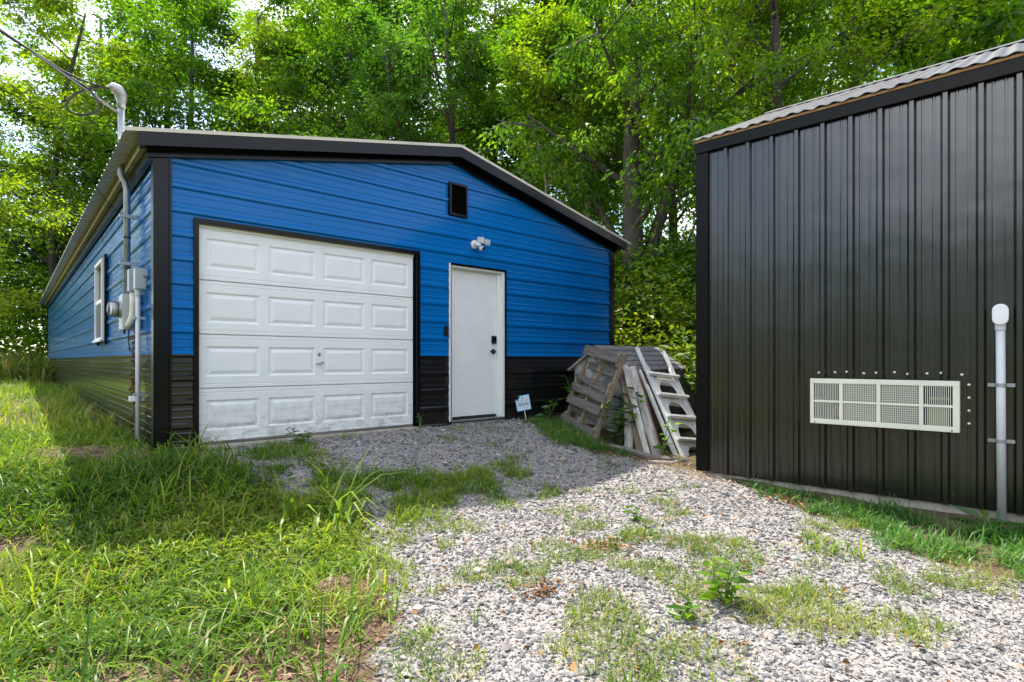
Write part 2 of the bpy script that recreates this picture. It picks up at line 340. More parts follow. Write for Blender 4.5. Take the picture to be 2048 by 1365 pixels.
def axis_pts(lo, hi, step, far):
    a = list(np.arange(lo, hi + 1e-6, step)); d = step
    while a[-1] < far: d *= 1.18; a.append(a[-1] + d)
    d = step
    while a[0] > -far: d *= 1.18; a.insert(0, a[0] - d)
    return np.array(a)
gx = axis_pts(-7.0, 5.5, 0.07, 260.0); gy = axis_pts(0.4, 9.5, 0.07, 260.0)
X, Y = np.meshgrid(gx, gy); Z = ground(X, Y)
V = np.c_[X.ravel(), Y.ravel(), Z.ravel()]; nx, ny = len(gx), len(gy)
i = (np.arange(ny-1)[:, None]*nx + np.arange(nx-1)[None, :]).ravel()
T = np.concatenate([np.c_[i, i+1, i+nx+1], np.c_[i, i+nx+1, i+nx]])
gm = gravel_mask(X, Y).ravel().astype(float)
soil = np.array([.10, .065, .043]); litter = np.array([.075, .072, .035]); gravelc = np.array([.26, .245, .235]); fieldc = np.array([.15, .19, .05])
mixl = np.clip(vnoise(X, Y, 1.3, 5).ravel()*1.6-.3, 0, 1)[:, None]
base = soil*(1-mixl) + litter*mixl
fard = ss((np.hypot(X, Y)-10)/8).ravel()[:, None]; base = base*(1-fard) + fieldc*fard
mound = np.clip(np.exp(-((V[:,0]+.92)**2+(V[:,1]-3.0)**2)/.05)*(.5+vnoise(V[:,0], V[:,1], 8, 78)), 0, 1)[:, None]
tone = base*(1-gm[:, None]) + gravelc*gm[:, None]; tone = tone*(1-mound) + np.array([.17,.095,.06])*mound
gmat, n, l, b = newmat('earth_and_gravel')
at = n.new('ShaderNodeAttribute'); at.attribute_name = 'tone'
x1 = noise(n, l, 45, 6, .7); r1 = ramp(n, [(.3, (.45,.45,.45)), (.7, (1.5,1.45,1.4))]); l.new(x1.outputs['Fac'], r1.inputs['Fac'])
mu = n.new('ShaderNodeMix'); mu.data_type = 'RGBA'; mu.blend_type = 'MULTIPLY'; mu.inputs[0].default_value = 1
l.new(at.outputs['Color'], mu.inputs[6]); l.new(r1.outputs['Color'], mu.inputs[7]); l.new(mu.outputs[2], b.inputs['Base Color'])
b.inputs['Roughness'].default_value = .95; b.inputs['Specular IOR Level'].default_value = .15
vo = n.new('ShaderNodeTexVoronoi'); vo.inputs['Scale'].default_value = 55; tcx = n.new('ShaderNodeTexCoord'); l.new(tcx.outputs['Object'], vo.inputs['Vector'])
bp = n.new('ShaderNodeBump'); bp.inputs['Strength'].default_value = .8; bp.inputs['Distance'].default_value = .012; l.new(vo.outputs['Distance'], bp.inputs['Height']); bp.invert = True
l.new(bp.outputs[0], b.inputs['Normal'])
tag(link('ground', npmesh('ground', V, T, gmat, tone, True)), 'uneven yard of soil and grey gravel around both buildings', 'ground', kind='structure')

# ---------------------------------------------------------------- blue garage
blue = thing('garage_building', 'blue metal garage with black wainscot and white roll-up door', 'garage', (ORG[0], ORG[1], 0), BLUE_RZ)
BW, BL = 6.74, 20.4
RIB0, PITCH = 0.868, 0.2286
def rib_profile(z0, z1, first, extra=(), minor=.0030, major=.019):
    pts = {round(z0, 5): None, round(z1, 5): None}
    for z in extra:
        if z0 < z < z1: pts[round(z, 5)] = None
    segs = []
    k0 = int(math.floor((z0 - first) / PITCH)) - 1; k1 = int(math.ceil((z1 - first) / PITCH)) + 1
    for k in range(k0, k1 + 1):
        zr = first + k * PITCH
        segs += [(zr-.034, 0), (zr-.016, major), (zr+.016, major), (zr+.034, 0)]
        for q in (.0762, .1524): segs += [(zr+q-.012, 0), (zr+q-.005, minor), (zr+q+.005, minor), (zr+q+.012, 0)]
    zs = np.array([a for a, _ in segs]); ds = np.array([d for _, d in segs])
    for a, _ in segs:
        if z0 < a < z1: pts[round(a, 5)] = None
    return [(z, float(np.interp(z, zs, ds))) for z in sorted(pts)]
def ribbed(name, mat, parent, z0, z1, lo, hi, holes, place, first=RIB0, extra=()):
    """horizontal-rib sheet: for each height, from lo(z) to hi(z), cut round the holes (s0,s1,za,zb); place(s,z,d) gives a point"""
    ex = list(extra)
    for h in holes: ex += [h[2], h[3]]
    pr = rib_profile(z0, z1, first, ex); mb = MB()
    for (a, da), (c, dc) in zip(pr[:-1], pr[1:]):
        zm = (a + c) / 2; cuts = sorted((h[0], h[1]) for h in holes if h[2] < zm < h[3])
        if hi(zm) - lo(zm) < 1e-3: continue
        spans = []; cur = None
        for s0, s1 in cuts: spans.append((cur, s0)); cur = s1
        spans.append((cur, None))
        for s0, s1 in spans:
            l0 = lo(a) if s0 is None else s0; l1 = lo(c) if s0 is None else s0
            h0 = hi(a) if s1 is None else s1; h1 = hi(c) if s1 is None else s1
            if h0 - l0 < 1e-3 and h1 - l1 < 1e-3: continue
            mb.face(place(l0, a, da), place(max(h0, l0), a, da), place(max(h1, l1), c, dc), place(l1, c, dc))
    return mb.build(name, mat, parent)
EAVE_W, APEX_W = 2.70, 3.47          # top of wall sheet at the eaves and under the ridge
def gl(z): return 0.05 if z <= EAVE_W else 0.05 + (z-EAVE_W)/(APEX_W-EAVE_W)*(BW/2-.05)
def gh(z): return BW - gl(z)
GD = (.315, 2.80, -1, 2.155); ED = (3.318, 4.272, -1, 2.092); VT = (3.292, 3.572, 2.735, 3.152)
front = lambda s, z, d: (s, -.028 - d, z)
rows = [(-.046, .868), (.868, .868+.9144), (.868+.9144, .868+1.8288), (.868+1.8288, 3.47)]
# lower two rows are broken by the doors into three sheets each
for (z0, z1), mt in zip(rows[:2], (M['black_blue'], M['blue'])):
    for s0, s1 in ((.05, GD[0]), (GD[1], ED[0]), (ED[1], BW-.05)):
        ribbed('siding_panel', mt, blue, z0, z1, lambda z, s0=s0: s0, lambda z, s1=s1: s1, [], front)
ribbed('siding_panel', M['blue'], blue, *rows[2], gl, gh, [GD, ED], front, extra=(EAVE_W,))
ribbed('siding_panel', M['blue'], blue, *rows[3], gl, gh, [VT], front, extra=(EAVE_W,))
WN = (3.42, 4.26, 1.10, 2.20)
left = lambda s, z, d: (-.012 - d, s, z); right = lambda s, z, d: (BW + .012 + d, s, z); back = lambda s, z, d: (s, BL + .028 + d, z)
zr = [(-.046, .868), (.868, 1.7824), (1.7824, 2.66)]
for k, (z0, z1) in enumerate(zr):
    mt = M['black_blue'] if k == 0 else M['blue']
    for s0, s1 in ((.05, 10.2), (10.2, BL-.05)):
        ribbed('siding_panel', mt, blue, z0, z1, lambda z, s0=s0: s0, lambda z, s1=s1: s1, [WN] if s0 < 1 else [], left)
        ribbed('siding_panel', mt, blue, z0, z1, lambda z, s0=s0: s0, lambda z, s1=s1: s1, [], right)
for (z0, z1), mt in zip(rows, (M['black_blue'], M['blue'], M['blue'], M['blue'])):
    ribbed('siding_panel', mt, blue, z0, z1, gl, gh, [], back, extra=(EAVE_W,))
MB().box(-.02, BW+.02, -.02, BL+.02, -.7, -.03).build('foundation', M['concrete'], blue, bevel=.01)
# corner trims: L-shaped folded strips
def corner(u, sx, w, sy):
    mb = MB(); a, b_, t = .138, .11, .004; o = .052
    p = .034
    mb.prism([(u-sx*p, w-sy*o), (u+sx*(a-o), w-sy*o), (u+sx*(a-o), w-sy*(o-.02)), (u-sx*(p-.002), w-sy*(o-.02)), (u-sx*(p-.002), w+sy*(b_-o)), (u-sx*p, w+sy*(b_-o))], -.05, 2.70, ax='z')
    return mb.build('corner_trim', M['trim'], blue, bevel=.0008)
corner(0, 1, 0, 1); corner(BW, -1, 0, 1); corner(0, 1, BL, -1); corner(BW, -1, BL, -1)
MB().box(.0885, .112, -.062, -.0525, -.05, 2.70).build('trim_flange', M['trim'], blue)
# roof: ribbed sheets down each slope, one three-foot sheet after another
OV, FR = .27, .20                    # eave and gable overhang
RZ, EZ = 3.60, 2.83
run = BW/2 + OV; drop = RZ - EZ; slen = math.hypot(run, drop)
def roof_mesh(side):
    mb = MB(); pr = rib_profile(0, .9144, .1143)
    for (a, da), (c, dc) in zip(pr[:-1], pr[1:]):
        def pt(t, s, d):
            nx_, nz_ = drop/slen, run/slen
            x = BW/2 - side*(run*t) - side*nx_*d; return (x, s, RZ - drop*t + nz_*d)
        for d0 in (0, -.0015):
            mb.face(pt(0, a, da+d0), pt(1, a, da+d0), pt(1, c, dc+d0), pt(0, c, dc+d0))
    return mb.mesh('roof_panel', M['roof'])
for side in (1, -1):
    me = roof_mesh(side); y = -FR; k = 0
    while y < BL + FR - .05:
        o = link('roof_panel', me, blue); o.location = (0, y, 0.0); y += .9144
YEND = y
for side in (1, -1):                 # ridge cap
    MB().hexa([(BW/2, -FR-.005, RZ+.022), (BW/2-side*.16, -FR-.005, RZ-.012), (BW/2-side*.16, YEND+.005, RZ-.012), (BW/2, YEND+.005, RZ+.022),
               (BW/2, -FR-.005, RZ+.026), (BW/2-side*.16, -FR-.005, RZ-.008), (BW/2-side*.16, YEND+.005, RZ-.008), (BW/2, YEND+.005, RZ+.026)]).build('ridge_cap', M['roof'], blue)
def rake(side, y0, y1, ztop, zbot, mat, name, inset=0.0, uin=0.0):
    """sloping strip under the roof edge of one gable half"""
    ue = BW/2 - side*(run-inset); k = drop/run; ze = RZ - k*(run-inset)
    return MB().hexa([(BW/2, y0, RZ+zbot), (ue, y0, ze+zbot), (ue, y1, ze+zbot), (BW/2, y1, RZ+zbot),
                      (BW/2, y0, RZ+ztop), (ue, y0, ze+ztop), (ue, y1, ze+ztop), (BW/2, y1, RZ+ztop)]).build(name, mat, blue)
for side in (1, -1):
    rake(side, -FR-.018, -FR-.004, .020, -.014, M['roof'], 'roof_edge_trim', -.004)
    rake(side, -FR-.008, -FR+.012, -.016, -.136, M['trim'], 'gable_fascia', .10)
    rake(side, -FR+.013, -.06, -.115, -.128, M['trim'], 'gable_soffit', .12)
    rake(side, -.075, -.049, -.129, -.20, M['trim'], 'gable_channel', .18)
    rake(side, BL+FR-.01, BL+FR+.004, -.004, -.15, M['trim'], 'gable_fascia', .10)
# eaves: steel channel on the wall head and board under the overhang
for u0, u1 in ((-.075, -.03), (BW+.03, BW+.075)):
    MB().box(u0, u1, -.05, BL, 2.66, 2.80).build('eave_channel', M['trim'], blue)
MB().hexa([(-.125, -FR+.02, 2.76), (-.077, -FR+.02, 2.77), (-.077, BL, 2.77), (-.125, BL, 2.76), (-.125, -FR+.02, 2.815), (-.077, -FR+.02, 2.825), (-.077, BL, 2.825), (-.125, BL, 2.815)]).build('eave_board', M['insul'], blue)
# ---- roll-up door: four hinged sections, sixteen embossed panels
gdoor = MB().box(.345, 2.765, .026, .05, .004, 2.13).build('garage_door', M['door'], blue)
U0 = [.415, 1.008, 1.600, 2.190]; PW = .506; SH = 2.13/4
pan = MB()                           # an embossed panel filling its hole in the section
def ring(mb, rects):
    for (ax, az, ay), (bx, bz, by) in zip(rects[:-1], rects[1:]):
        A = [(ax, ay, az), (PW-ax, ay, az), (PW-ax, ay, .30-az), (ax, ay, .30-az)]
        B = [(bx, by, bz), (PW-bx, by, bz), (PW-bx, by, .30-bz), (bx, by, .30-bz)]
        for k in range(4): mb.face(A[k], A[(k+1)%4], B[(k+1)%4], B[k])
    ax, az, ay = rects[-1]; mb.face((ax, ay, az), (PW-ax, ay, az), (PW-ax, ay, .30-az), (ax, ay, .30-az))
ring(pan, [(0, 0, 0), (.006, .006, .004), (.014, .014, .011), (.026, .026, .012), (.056, .056, .002), (.060, .060, .0015)])
pan_me = pan.mesh('raised_panel', M['door'])
for k in range(4):
    z0 = k*SH + .002; z1 = (k+1)*SH - .002; mb = MB(); us = [.345]; 
    for a in U0: us += [a, a+PW]
    us.append(2.765); pz0 = k*SH + .117; pz1 = pz0 + .30; y = .0
    def strip(ua, ub, za, zb): mb.face((ua, y, za), (ub, y, za), (ub, y, zb), (ua, y, zb))
    # stiles, then rails above and below with a shallow bead near each seam
    for a, b_ in zip(us[0::2], us[1::2]): strip(a, b_, pz0, pz1)
    for za, zb, out in ((z0, pz0, 1), (pz1, z1, -1)):
        e = z0 if out == 1 else z1
        pr = [(e, .012), (e+out*.006, 0), (e+out*.036, 0), (e+out*.040, .004), (e+out*.046, 0), ((pz0 if out == 1 else pz1), 0)]
        for (p, dp), (q, dq) in zip(pr[:-1], pr[1:]): mb.face((.345, dp, p), (2.765, dp, p), (2.765, dq, q), (.345, dq, q))
    for ue in (.345, 2.765): mb.face((ue, 0, z0), (ue, .026, z0), (ue, .026, z1), (ue, 0, z1))
    mb.build('door_section', M['door'], gdoor)
    for a in U0:
        o = link('raised_panel', pan_me, gdoor); o.location = (a, 0, pz0)
mb = MB().tube([(1.553, .004, .877), (1.553, -.006, .877), (1.553, -.009, .877)], [.021, .021, .016], 16); mb.build('lock_cylinder', M['chrome'], gdoor, smooth=False)
MB().box(1.549, 1.557, -.0105, -.0088, .868, .884).build('key_slot', M['dark'], gdoor)
mb = MB().tube([(1.553, .004, .785), (1.553, -.028, .785)], .009, 10); mb.tube([(1.505, -.03, .781), (1.53, -.034, .783), (1.553, -.036, .785), (1.585, -.034, .785), (1.605, -.03, .786)], [.005, .011, .013, .009, .005], 10); mb.build('pull_handle', M['chrome'], gdoor, smooth=True)
MB().box(.345, 2.765, -.008, .02, -.022, .003).build('bottom_seal', M['pallet'], gdoor, bevel=.004)
MB().box(.30, 2.82, -.10, .10, -.20, -.024).build('door_threshold', M['concrete'], blue, bevel=.01)
# garage opening trim: face strips and returns
def trim_box(*a): return MB().box(*a).build('opening_trim', M['trim'], blue, bevel=.002)
trim_box(.298, .343, -.058, .02, -.05, 2.185); trim_box(2.79, 2.842, -.058, .02, -.05, 2.185); trim_box(.3435, 2.7895, -.058, .02, 2.137, 2.185)
trim_box(2.768, 2.7895, -.012, .05, -.03, 2.1365)
MB().box(.3435, 2.7675, -.016, .0, 2.108, 2.1365).build('header_seal', M['cream'], gdoor)
# ---- entry door
edoor = MB().box(3.345, 4.172, .045, .09, .045, 2.035).build('entry_door', M['white'], blue, bevel=.002)
for a in ((3.322, 3.3445, -.04, .10, .005, 2.075), (4.1725, 4.262, .005, .10, .005, 2.075), (4.222, 4.266, -.04, .0045, .005, 2.075), (3.345, 4.172, .012, .10, 2.0355, 2.075), (3.345, 4.2215, -.036, .0115, 2.048, 2.074)):
    MB().box(*a).build('door_frame', M['white'], edoor, bevel=.003)
for a in ((3.302, 3.3215, -.060, .02, -.03, 2.098), (4.2665, 4.287, -.060, .02, -.03, 2.098), (3.322, 4.266, -.060, .02, 2.0755, 2.0985)): MB().box(*a).build('opening_trim', M['trim'], blue, bevel=.002)
MB().box(3.32, 4.268, -.05, .10, -.012, .0045).build('door_sill', M['galv'], edoor, bevel=.003)
MB().box(3.346, 4.171, .036, .0445, .006, .034).build('door_sweep', M['dark'], edoor)
mb = MB(); zc = 0.0; bead = []                 # ragged caulk along the hinge side
for k in range(46):
    z = .0 + 2.09*k/45; wd = .010 + .009*abs(math.sin(k*1.7)) * (1 if k % 3 else .4); bead.append((3.3015-wd, z))
for (a, z0), (c, z1) in zip(bead[:-1], bead[1:]): mb.face((a, -.0635, z0), (3.3018, -.0665, z0), (3.3018, -.0665, z1), (c, -.0635, z1)); mb.face((a, -.0635, z0), (c, -.0635, z1), (c, -.045, z1), (a, -.045, z0))
mb.build('caulk_bead', M['plastic_white'], blue)
MB().box(4.085, 4.165, .018, .0445, 1.045, 1.155).build('keypad_lock', M['blackplastic'], edoor, bevel=.006)
MB().box(4.098, 4.152, .0165, .0176, 1.085, 1.145).build('keypad_face', M['trim'], edoor)
mb = MB().tube([(4.118, .0445, .935), (4.118, .030, .935), (4.118, .028, .935)], [.036, .036, .02], 18); mb.tube([(4.118, .03, .935), (4.118, -.015, .935)], .012, 10)
mb.tube([(4.118, -.015, .935), (4.085, -.018, .935), (4.02, -.014, .933)], [.012, .011, .008], 8); mb.build('lever_handle', M['blackplastic'], edoor)
for z in (.25, 1.05, 1.85): MB().tube([(3.3455, .04, z-.045), (3.3455, .04, z+.045)], .007, 8).build('hinge', M['chrome'], edoor)
# ---- gable vent
vent = MB(); a0, a1, c0, c1 = 3.284, 3.580, 2.727, 3.160
for bx in ((a0, a1, c0, c0+.03), (a0, a1, c1-.03, c1), (a0, a0+.03, c0+.0302, c1-.0302), (a1-.03, a1, c0+.0302, c1-.0302)): vent.box(bx[0], bx[1], -.075, -.02, bx[2], bx[3])
vent = vent.build('gable_vent', M['trim'], blue, bevel=.004)
sl = MB().hexa([(a0+.031, -.055, 0), (a1-.031, -.055, 0), (a1-.031, -.025, .018), (a0+.031, -.025, .018), (a0+.031, -.0575, .004), (a1-.031, -.0575, .004), (a1-.031, -.0275, .022), (a0+.031, -.0275, .022)]).mesh('louver_slat', M['shedtrim'])
for k in range(18):
    o = link('louver_slat', sl, vent); o.location = (0, 0, c0+.034 + k*.0205)
MB().box(a0+.02, a1-.02, -.019, .03, c0+.01, c1-.01).build('vent_back', M['dark'], vent)
# ---- side window (single hung)
win = MB(); y0, y1, z0, z1 = 3.40, 4.28, 1.08, 2.22
for a in ((y0, y1, z0, z0+.05), (y0, y1, z1-.05, z1), (y0, y0+.05, z0+.0502, z1-.0502), (y1-.05, y1, z0+.0502, z1-.0502)): win.box(-.085, .03, a[0], a[1], a[2], a[3])
win = win.build('window', M['white'], blue, bevel=.004)
MB().box(-.072, -.012, y0+.0502, y1-.0502, 1.62, 1.675).build('meeting_rail', M['white'], win, bevel=.003)
MB().box(-.040, -.034, y0+.0502, y1-.0502, 1.676, z1-.0502).build('pane', M['glass'], win)
MB().box(-.030, -.024, y0+.0502, y1-.0502, z0+.0502, 1.6195).build('pane', M['glass'], win)
MB().box(-.066, -.064, y0+.0502, y1-.0502, z0+.0502, 1.6195).build('insect_screen', simple('grey_insect_screen', (.10, .10, .105), .8), win)
MB().box(-.11, -.0855, y0-.02, y1+.02, z0-.012, z0+.02).build('window_sill', M['white'], win, bevel=.004)
for a in ((y0-.05, y0-.0005, z0-.05, z1+.05), (y1+.0005, y1+.05, z0-.05, z1+.05), (y0, y1, z1+.0005, z1+.05)): MB().box(-.058, -.02, *a).build('opening_trim', M['trim'], blue)
MB().box(.03, .06, y0, y1, z0, z1).build('window_backing', M['dark'], win)
# screw heads along the ribs of the front and side walls
mb = MB()
for z in (.868-.06, .868+.9144-.06, .868+1.8288-.06):
    for s in np.arange(.35, BW-.2, .62):
        if GD[0]-.05 < s < GD[1]+.05 and z < 2.2 or ED[0]-.05 < s < ED[1]+.05 and z < 2.2: continue
        mb.box(s-.006, s+.006, -.036, -.027, z-.006, z+.006)
    for s in np.arange(.3, BL-.3, .9): mb.box(-.022, -.011, s-.006, s+.006, z-.006, z+.006)
tag(mb.build('screw_heads', M['blue'], blue, raw=True), kind='stuff')

# ---------------------------------------------------------------- things fixed to the garage
def bl(u, w, z): return Vector(loc(u, w, z))
def on_blue(name, label, cat, u, w, z, group=None): return thing(name, label, cat, tuple(bl(u, w, z)), BLUE_RZ, group)
# flood light with camera
t = on_blue('security_light', 'white twin-head security floodlight with camera above the entry door', 'security light', 3.715, -.05, 2.39)
t.scale = (.82, .82, .82)
MB().tube([(0, .02, 0), (0, -.012, 0), (0, -.03, 0)], [.072, .072, .055], 20).build('wall_plate', M['plastic_white'], t)
MB().tube([(0, -.03, 0), (0, -.055, -.002), (.005, -.09, -.01), (.01, -.115, -.03)], [.05, .045, .04, .036], 14).build('housing', M['plastic_white'], t, smooth=True)
for dx, dz, rz in ((.03, .062, -14), (.165, .042, 16)):
    o = MB().box(-.07, .07, -.03, .0, -.052, .052).build('lamp_head', M['plastic_white'], t, bevel=.024, smooth=True); o.location = (dx, -.115, dz); o.rotation_euler = (R(14), 0, R(rz))
    q = MB().box(-.056, .056, -.0325, -.0285, -.040, .040).build('lens', simple('frosted_lens', (.62, .62, .66), .25), o, bevel=.0015)
MB().tube([(.03, -.10, .05), (.10, -.11, .03), (.16, -.105, .03)], .012, 8).build('arm', M['plastic_white'], t)
o = MB().box(-.036, .036, -.06, .02, -.036, .036).build('camera_head', M['plastic_white'], t, bevel=.016, smooth=True); o.location = (.03, -.13, -.075); o.rotation_euler = (R(18), R(4), R(8))
q = MB().box(-.029, .029, -.0625, -.058, -.029, .029).build('camera_face', M['blackplastic'], o, bevel=.002)
MB().tube([(0, -.0625, .006), (0, -.066, .006)], .011, 14).build('camera_lens', M['dark'], o)
# doorbell
t = on_blue('video_doorbell', 'slim black video doorbell beside the entry door', 'doorbell', 3.236, -.052, 1.195)
MB().box(-.022, .022, -.026, .02, -.066, .066).build('body', M['blackplastic'], t, bevel=.010, smooth=True)
MB().tube([(0, -.0262, .035), (0, -.029, .035)], .012, 14).build('camera_lens', M['dark'], t)
MB().tube([(0, -.0262, -.028), (0, -.0285, -.028)], .016, 18).build('button', M['trim'], t); MB().tube([(0, -.0287, -.028), (0, -.0292, -.028)], .008, 14).build('button_ring', M['chrome'], t)
# electric service
t = on_blue('electric_meter', 'grey electric meter box with service mast and conduit on the garage side', 'meter', -.04, .85, 1.1)
def el(u, w, z): return (u+.04, w-.85, z-1.1)
MB().tube([el(-.10, 1.0, 1.46), el(-.10, 1.0, 2.60), el(-.115, 1.0, 2.68), el(-.15, 1.0, 2.745), el(-.15, 1.0, 3.52)], .031, 14).build('mast_pipe', M['galv'], t, smooth=True)
MB().tube([el(-.15, 1.0, 3.45), el(-.15, 1.0, 3.50), el(-.15, 1.0, 3.54), el(-.16, .985, 3.59), el(-.19, .97, 3.625), el(-.235, .95, 3.63), el(-.265, .94, 3.615)], [.038, .040, .050, .058, .055, .042, .018], 14).build('weather_head', M['galv'], t, smooth=True)
for z in (2.32, 1.825): MB().box(-.13, .03, .105, .135, z-1.1-.018, z-1.1+.018).tube([el(-.10, .97, z), el(-.10, 1.03, z)], .001, 4).tube([el(-.10, 1.0, z-.018), el(-.10, 1.0, z+.018)], .037, 14).build('strap', M['galv'], t)
for z in (2.10, 1.78): MB().tube([el(-.10, 1.0, z-.012), el(-.10, 1.0, z+.012)], .0345, 14).build('coupling', M['cable'], t)
MB().box(-.135, .008, -.13, .13, .02, .385).build('meter_socket', M['greybox'], t, bevel=.008)
MB().tube([el(-.172, .85, 1.33), el(-.195, .85, 1.33)], .088, 22).build('meter_ring', M['galv'], t)
MB().tube([el(-.195, .85, 1.33), el(-.26, .85, 1.33), el(-.282, .85, 1.33), el(-.29, .85, 1.33)], [.080, .078, .066, .03], 22).build('meter_glass', M['meterglass'], t, smooth=True)
MB().tube([el(-.196, .85, 1.33), el(-.255, .85, 1.33)], .068, 18).build('meter_dial', M['plastic_white'], t)
MB().box(-.2065, -.2055, -.030, .030, .215, .24).build('meter_label', simple('red_label_print', (.45, .08, .06), .5), t)
MB().box(-.095, .012, -.235, -.135, .40, .625).build('junction_box', M['greybox'], t, bevel=.006)
MB().box(-.08, .012, -.51, -.40, .40, .605).build('junction_box', M['greybox'], t, bevel=.006)
MB().box(-.02, .018, -.535, -.5105, .53, .585).build('box_lug', M['greybox'], t)
MB().tube([el(-.09, .66, 1.50), el(-.09, .665, 1.36), el(-.095, .665, 1.26), el(-.112, .66, 1.20), el(-.122, .69, 1.168), el(-.122, .725, 1.165)], .033, 12).build('pipe_elbow', M['pvccream'], t, smooth=True)
MB().tube([el(-.09, .39, 1.50), el(-.09, .39, -.12)], .021, 12).build('conduit', M['pvc'], t, smooth=True)
MB().tube([el(-.09, .39, 1.44), el(-.09, .39, 1.50)], .027, 12).build('conduit_collar', M['pvc'], t)
for z in (1.22, .48): MB().box(-.085, .01, -.478, -.44, z-1.112, z-1.088).build('conduit_strap', M['galv'], t)
MB().box(-.115, .01, -.44, -.37, .36-1.1+.05, .36-1.1+.10).build('cable_clip', M['plastic_white'], t, bevel=.004)
MB().tube([el(-.11, .80, 1.12), el(-.115, .80, 1.02), el(-.105, .78, .92), el(-.08, .72, .86), el(-.06, .70, .84)], .006, 6).build('ground_wire', M['cable'], t, smooth=True)
MB().tube([el(-.15, .80, 1.122), el(-.15, .80, 1.085)], .014, 8).build('hub', M['blackplastic'], t)
# dried vine hanging by the meter
mb = MB(); p = [bl(-.075, .66 + .02*math.sin(k*.9), 1.08 - k*.055) for k in range(22)]
P = []; 
tv = thing('dried_vine', 'brown dried vine hanging below the electric meter', 'vine', tuple(bl(-.075, .66, -.08)))
bo = Vector(tv.location)
MB().tube([q - bo for q in p], .006, 5).build('stem', M['plankred'], tv)
nP = 260; k = rng.integers(0, 22, nP); P = np.array([p[j] - bo for j in k]) + rng.normal(0, .016, (nP, 3)); P[:, 2] += rng.uniform(-.03, .03, nP)
D = rng.normal(0, 1, (nP, 3)); D[:, 2] -= .6; tn = np.array([.13, .06, .035])*rng.uniform(.5, 1.6, (nP, 1))
link('leaf', leaves('dead_vine_leaves', P, D, rng.normal(0, 1, (nP, 3)), rng.uniform(.03, .06, nP), rng.uniform(.012, .025, nP), tn, M['dry']), tv)
# service cables
def cable(name, label, pts, r, mat, n=6, extra=None):
    o = MB().tube(pts, r, n).build(name, mat, None, smooth=True); return tag(o, label, 'cable')
A = bl(-.15, 1.0, 3.38); B = Vector((-14, -2, 11.6))
def sag(a, b, n=24, s=.25): return [a.lerp(b, k/n) - Vector((0, 0, s*math.sin(math.pi*k/n))) for k in range(n+1)]
main = sag(A, B)
cable('service_cable', 'thick twisted power cable running up from the mast', main, .013, M['cablegrey'])
tw = []
for k in range(240):
    q = A.lerp(B, .03 + .97*k/239) - Vector((0, 0, .25*math.sin(math.pi*(.03+.97*k/239)))); a = k*.35
    tw.append(q + Vector((.014*math.cos(a), .014*math.cos(a), .014*math.sin(a))))
HD = bl(-.26, .945, 3.60)
def mp(t): return A.lerp(B, t) - Vector((0, 0, .25*math.sin(math.pi*t)))
def spline(P, n=8):
    P = [P[0]] + list(P) + [P[-1]]; o = []
    for a, b, c, d in zip(P[:-3], P[1:-2], P[2:-1], P[3:]):
        for k in range(n):
            t = k/n; o.append(.5*((2*b) + (c-a)*t + (2*a-5*b+4*c-d)*t*t + (3*b-a-3*c+d)*t**3))
    return o + [P[-1]]
lp = [HD, HD + Vector((-.10, -.03, .0)), HD + Vector((-.26, -.10, -.10)), HD + Vector((-.33, -.14, -.24)), HD + Vector((-.24, -.10, -.31)), HD + Vector((-.08, -.04, -.24)), mp(.02) + Vector((0, 0, .02)), tw[1]]
cable('insulated_cable', 'black insulated cable looping out of the mast head and along the power line', spline(lp) + tw[2:], .013, M['cable'], 5)
cable('drip_cable', 'short black drip loop from the mast head to the power cable', spline([HD, HD + Vector((-.12, -.06, .015)), HD + Vector((-.26, -.13, .06)), mp(.045) + Vector((0, 0, .012)), mp(.055)]), .010, M['cable'], 5)
A2 = bl(-.05, 1.75, 2.50); B2 = Vector((-14, -2, 8.2))
cable('telephone_cable', 'thin black telephone wire running below the power cable', [A2, bl(-.20, 1.75, 2.62), bl(-.33, 1.7, 2.80)] + sag(bl(-.36, 1.6, 2.86), B2, 20, .2)[0:], .0045, M['cable'], 5)
tp = thing('utility_pole', 'tall wooden utility pole carrying the power cable', 'utility pole', (-14, -2, float(ground(-14, -2))))
MB().tube([(0, 0, -.5), (0, 0, 6), (0, 0, 12.7)], [.16, .14, .11], 12).build('pole', M['plankbrown'], tp, smooth=True)
MB().box(-.9, .9, -.06, .06, 12.15, 12.27).build('crossarm', M['plankbrown'], tp, bevel=.006)
for x in (-.8, 0, .8): MB().tube([(x, 0, 12.27), (x, 0, 12.34), (x, 0, 12.4)], [.03, .06, .03], 10).build('insulator', M['plastic_white'], tp)

# ---------------------------------------------------------------- black shed
SD = np.array([-0.742045, 0.670350]); SN = np.array([0.670350, 0.742045]); SP = 5.896
so = SP*SN + 2.561*SD; SHED_RZ = math.atan2(-SD[1], -SD[0])
shed = thing('metal_shed', 'tall black ribbed metal shed with grey corrugated roof', 'shed', (so[0], so[1], -.385), SHED_RZ)
SL, SWD, SH_, SR = 6.2, 4.92, 3.43, 4.70
def vsheet(s0, s1, z1, place, holes, mat, first):
    """vertical-rib sheet between s0 and s1"""
    ex = []
    for h in holes: ex += [h[0], h[1]]
    pr = rib_profile(s0, s1, first, ex, .0042, .025); mb = MB()
    for (a, da), (c, dc) in zip(pr[:-1], pr[1:]):
        m_ = (a+c)/2; cut = [h for h in holes if h[0] < m_ < h[1]]
        zz = [0.0, None] if not cut else [0.0, cut[0][2], cut[0][3], None]
        for q in range(0, len(zz), 2):
            ta = z1(a) if zz[q+1] is None else zz[q+1]; tc_ = z1(c) if zz[q+1] is None else zz[q+1]
            mb.face(place(a, zz[q], da), place(c, zz[q], dc), place(c, tc_, dc), place(a, ta, da))
    return mb.build('siding_panel', mat, shed)
